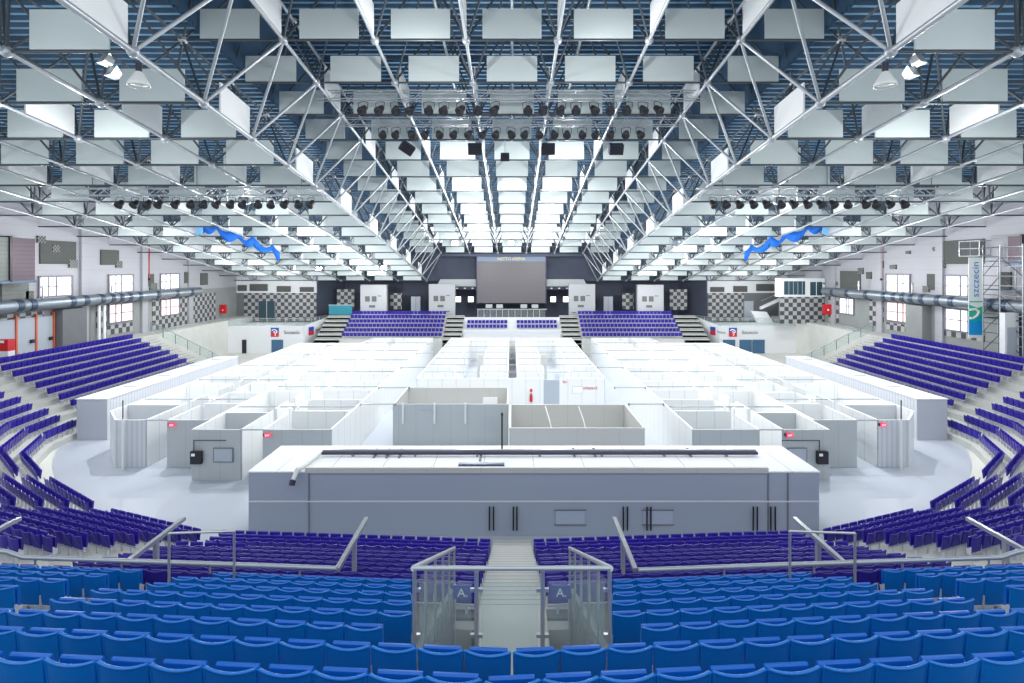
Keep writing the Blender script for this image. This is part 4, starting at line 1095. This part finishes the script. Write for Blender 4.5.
def lamp(x, y, z, lab, rz=0, s=1.0):
    if not lu: lu.append(1); lamp0.location = (x, y, z); lamp0.rotation_euler = (0,0,rz); lamp0.scale = (s,s,s); lamp0['label'] = lab; lamp0['group'] = 'stage lamps on trusses'; return
    dup(lamp0, (x, y, z), rz, lab, 'stage lamps on trusses', None, (s,s,s))
Y1, Z1 = 30.7, 21.55; Y2, Z2 = 34.4, 21.05
box_truss(-11.1, 11.0, Y1, Z1, 'long silver lighting truss across centre, nearer one')
box_truss(-11.0, 10.9, Y2, Z2, 'long silver lighting truss across centre, farther one')
for i, px in enumerate((363,380,396,411,429,444,461,478,495,528,544,561,576,594,611,627,643,658)):
    lamp((px-512)*Y1/F, Y1, Z1, f'black stage lamp on nearer centre truss, {nth(i+1)} from mauve-box end', random.uniform(-.6,.6), .92)
for i, px in enumerate((383,396,411,426,439,454,469,483,496,511,525,539,554,567,582,596,611,626,640)):
    lamp((px-512)*Y2/F, Y2, Z2, f'black stage lamp on farther centre truss, {nth(i+1)} from mauve-box end', random.uniform(-.6,.6), .88)
YS, ZSd = 35.0, 16.65
for sx in (-1, 1):
    box_truss(*sorted((sx*29.0, sx*12.0)), YS, ZSd, f'silver lighting truss under low roof wing, {side(sx)}')
    for i, px in enumerate((120,135,148,159,176,191,204,217,231,243,258,271,285,298,311)):
        lamp(sx*(512-px)*YS/F, YS, ZSd, f'black stage lamp on wing truss, {nth(15-i)} from centre, {side(sx)}', random.uniform(-.6,.6), .88)
# dark speaker boxes hung in the centre
for i, (px, py, ry) in enumerate(((407,148,.5),(475,149,.05),(505,157,0),(548,149,-.05),(616,149,0))):
    Y = 37.5; t = empty('hanging_speaker', ((px-512)*Y/F, Y, CAMZ+(HOR-py)*Y/F), ry, f'dark hanging loudspeaker box, {nth(i+1)} from mauve-box side' + (', tilted' if i == 0 else ''), 'speaker', 'hanging loudspeakers')
    s = .48 if i != 2 else .3
    b_ = MB().box(-s, s, -.3, .3, -s*.72, s*.72).build('cabinet', M['navy'], t); b_.rotation_euler = (.5, .5 if i == 0 else 0, 0)
    MB().tube((0,0,.3),(0,0,1.6), .03, 5).build('hanger', M['steel'], t)
    g = MB().box(-s*.9, s*.9, -.32, -.3, -s*.6, s*.6).build('grille', M['black'], t); g.parent = b_
# bell lamps and twin floodlights at the near roof nodes
for sx in (-1, 1):
    t = empty('bell_lamp', (sx*12.9, 18.6, 18.25), 0, f'white bell-shaped lamp hanging from roof node, {side(sx)}', 'lamp', 'bell lamps')
    MB().lathe([(.10,.50),(.16,.42),(.22,.30),(.33,.12),(.36,0.0),(.34,.0),(.30,.12),(.18,.32),(0.0,.40)], (0,0,0), 20).build('shade', M['lamp_shade'], t)
    MB().tube((0,0,.45),(0,0,.8), .10, 10).build('ballast', M['black'], t); MB().lathe([(0,.03),(.30,.03),(.30,.05),(0,.05)], (0,0,0), 16).build('lens', M['lamp_shade'], t)
    t = empty('twin_floodlight', (sx*14.0, 18.6, 19.0), 0, f'pair of square silver floodlights at roof node, {side(sx)}', 'floodlight', 'twin floodlights')
    for k, (dx, dz) in enumerate(((0,.12),(.25,-.32))):
        h = MB(); h.add([(-.2,-.15,-.2),(.2,-.15,-.2),(.2,-.15,.2),(-.2,-.15,.2),(-.12,.15,-.12),(.12,.15,-.12),(.12,.15,.12),(-.12,.15,.12)], [(0,1,2,3),(7,6,5,4),(0,4,5,1),(1,5,6,2),(2,6,7,3),(3,7,4,0)])
        q = h.build('lamp_head', M['steel'], t); q.location = (-sx*dx, 0, dz); q.rotation_euler = (-.5, 0, sx*.4)
    MB().tube((0,.1,-.4),(0,.1,.6), .04, 6).build('bracket', M['dark_tube'], t)
    for j, (px, py, Y, r) in enumerate(((245,200,37,.42),(347,243,52,.55))):
        X = sx*(512-px)*Y/F
        t = empty('round_reflector', (X, Y, CAMZ+(HOR-py)*Y/F), 0, f"grey round reflector dish under roof wing, {'nearer' if j == 0 else 'farther'} one, {side(sx)}", 'reflector', 'round reflector dishes')
        q = MB().lathe([(0.0,.28),(r*.5,.22),(r,0),(r*.97,-.02),(r*.5,.16),(0,.22)], (0,0,0), 18).build('dish', M['duct'], t); q.rotation_euler = (2.4, 0, 0)
        MB().tube((0,0,.1),(0,0,1.4), .03, 5).build('stem', M['dark_tube'], t)
# lit floodlights at the far end
k = 0
FL = [(455,243,74),(511,243,74),(304,268,76),(319,269,76),(370,268,76),(384,268,76),(713,268,76)]
for i, (px, py, Y) in enumerate(FL):
    t = empty('floodlight', ((px-512)*Y/F, Y, CAMZ+(HOR-py)*Y/F), 0, f'blazing white floodlight under far roof, {nth(i+1)} from mauve-box side', 'floodlight', 'blazing floodlights')
    MB().box(-.45,.45,0,.35,-.35,.35).build('housing', M['navy'], t); MB().box(-.38,.38,-.03,0,-.28,.28).build('lens', M['lamp_on'], t)
    MB().tube((0,.2,.3),(0,.2,1.2), .04, 5).build('bracket', M['dark_tube'], t)

# blue cloth garlands
for sx in (-1, 1):
    a = Vector((sx*28.6, 49.0, CAMZ+(HOR-222)*49.0/F)); b_ = Vector((sx*23.0, 53.5, CAMZ+(HOR-253)*53.5/F))
    if sx < 0: lab = 'bright blue wavy cloth garland under roof wing, mauve-box side'
    else: lab = 'bright blue wavy cloth garland under roof wing, scaffold side'
    t = empty('cloth_garland', a, 0, lab, 'garland', 'blue cloth garlands')
    m = MB(); n = 60; prev = None
    for i in range(n+1):
        u = i/n; q = a.lerp(b_, u)-a
        sag = .55*abs(math.sin(u*PI*4.5))
        r = .42+.16*math.sin(u*21)
        z = q.z-sag+.3; yy = q.y+.25*math.sin(u*17)
        ring = [(q.x, yy-.09, z-r), (q.x, yy+.09, z-r*.9), (q.x+.05*sx, yy+.12, z+r*.6), (q.x, yy-.12, z+r*.7)]
        if prev: 
            m.add(prev+ring, [(0,4,5,1),(1,5,6,2),(2,6,7,3),(3,7,4,0)], 0, True)
        prev = ring
    m.build('swag', M['cloth_blue'], t)
    m2 = MB(); m2.prism([(-.25,-1.0),(.3,-1.1),(.25,.9),(.05,1.3)], -.1, .1, 'y'); q = m2.build('tail_end', M['cloth_pale'], t); q.location = (-sx*.1, 0, -.1)

# ------------------------------------------------------------------ light
w = bpy.data.worlds.new('world'); scn.world = w; w.use_nodes = True
bg = w.node_tree.nodes['Background']; bg.inputs[0].default_value = (0.88, 0.94, 1.0, 1); bg.inputs[1].default_value = 1.5
def spot(x, y, z, tx, ty, tz, power, ang=1.9, r=.3, col=(1,1,1)):  # added fill spot brightening the wards, no fixture modelled
    l = bpy.data.lights.new('fill_spot', 'SPOT'); l.energy = power; l.spot_size = ang; l.spot_blend = .8; l.shadow_soft_size = r; l.color = col
    o = bpy.data.objects.new('fill_spot', l); COL.objects.link(o); o.location = (x, y, z)
    o.rotation_euler = (Vector((tx,ty,tz))-Vector((x,y,z))).to_track_quat('-Z', 'Y').to_euler()
def fill_point_light(x, y, z, power, r=.06, col=(1, 1, 1)):  # unseen fill light added under the roof to brighten walls and baffles
    l = bpy.data.lights.new('fill_point', 'POINT'); l.energy = power; l.shadow_soft_size = r; l.color = col
    o = bpy.data.objects.new('fill_point', l); COL.objects.link(o); o.location = (x, y, z)
for y, pw in ((24, 560), (39, 950), (48, 1200), (57, 1300), (66, 1300), (74.5, 800)):
    for x in (-34.4, -19.4, -4.2, 4.2, 19.4, 34.4):
        z = Zs(y/p_, 'A' if abs(x) < 10 else 'B')-2.2
        fill_point_light(x, y, z, pw*(1.0 if abs(x) < 10 else 1.0)*(.8 if abs(x) > 30 else 1))
for y in (37.5, 45.5, 54, 62):
    for x in (-22, -7.5, 7.5, 22):
        spot(x, y, Zs(y/p_, 'A' if abs(x) < 10 else 'B')-2.6, x*.95, y-1, 0, 4600, 1.9, .06)
for x in (-27, -9, 9, 27): spot(x, 32.8, Zs(33/p_, 'A' if abs(x) < 10 else 'B')-2.6, x*1.0, 32, 0, 3400, 1.7, .06)
scn.view_settings.view_transform = 'Standard'; scn.view_settings.look = 'None'; scn.view_settings.gamma = 1; scn.view_settings.use_curve_mapping = False
scn.view_settings.exposure = 0.0
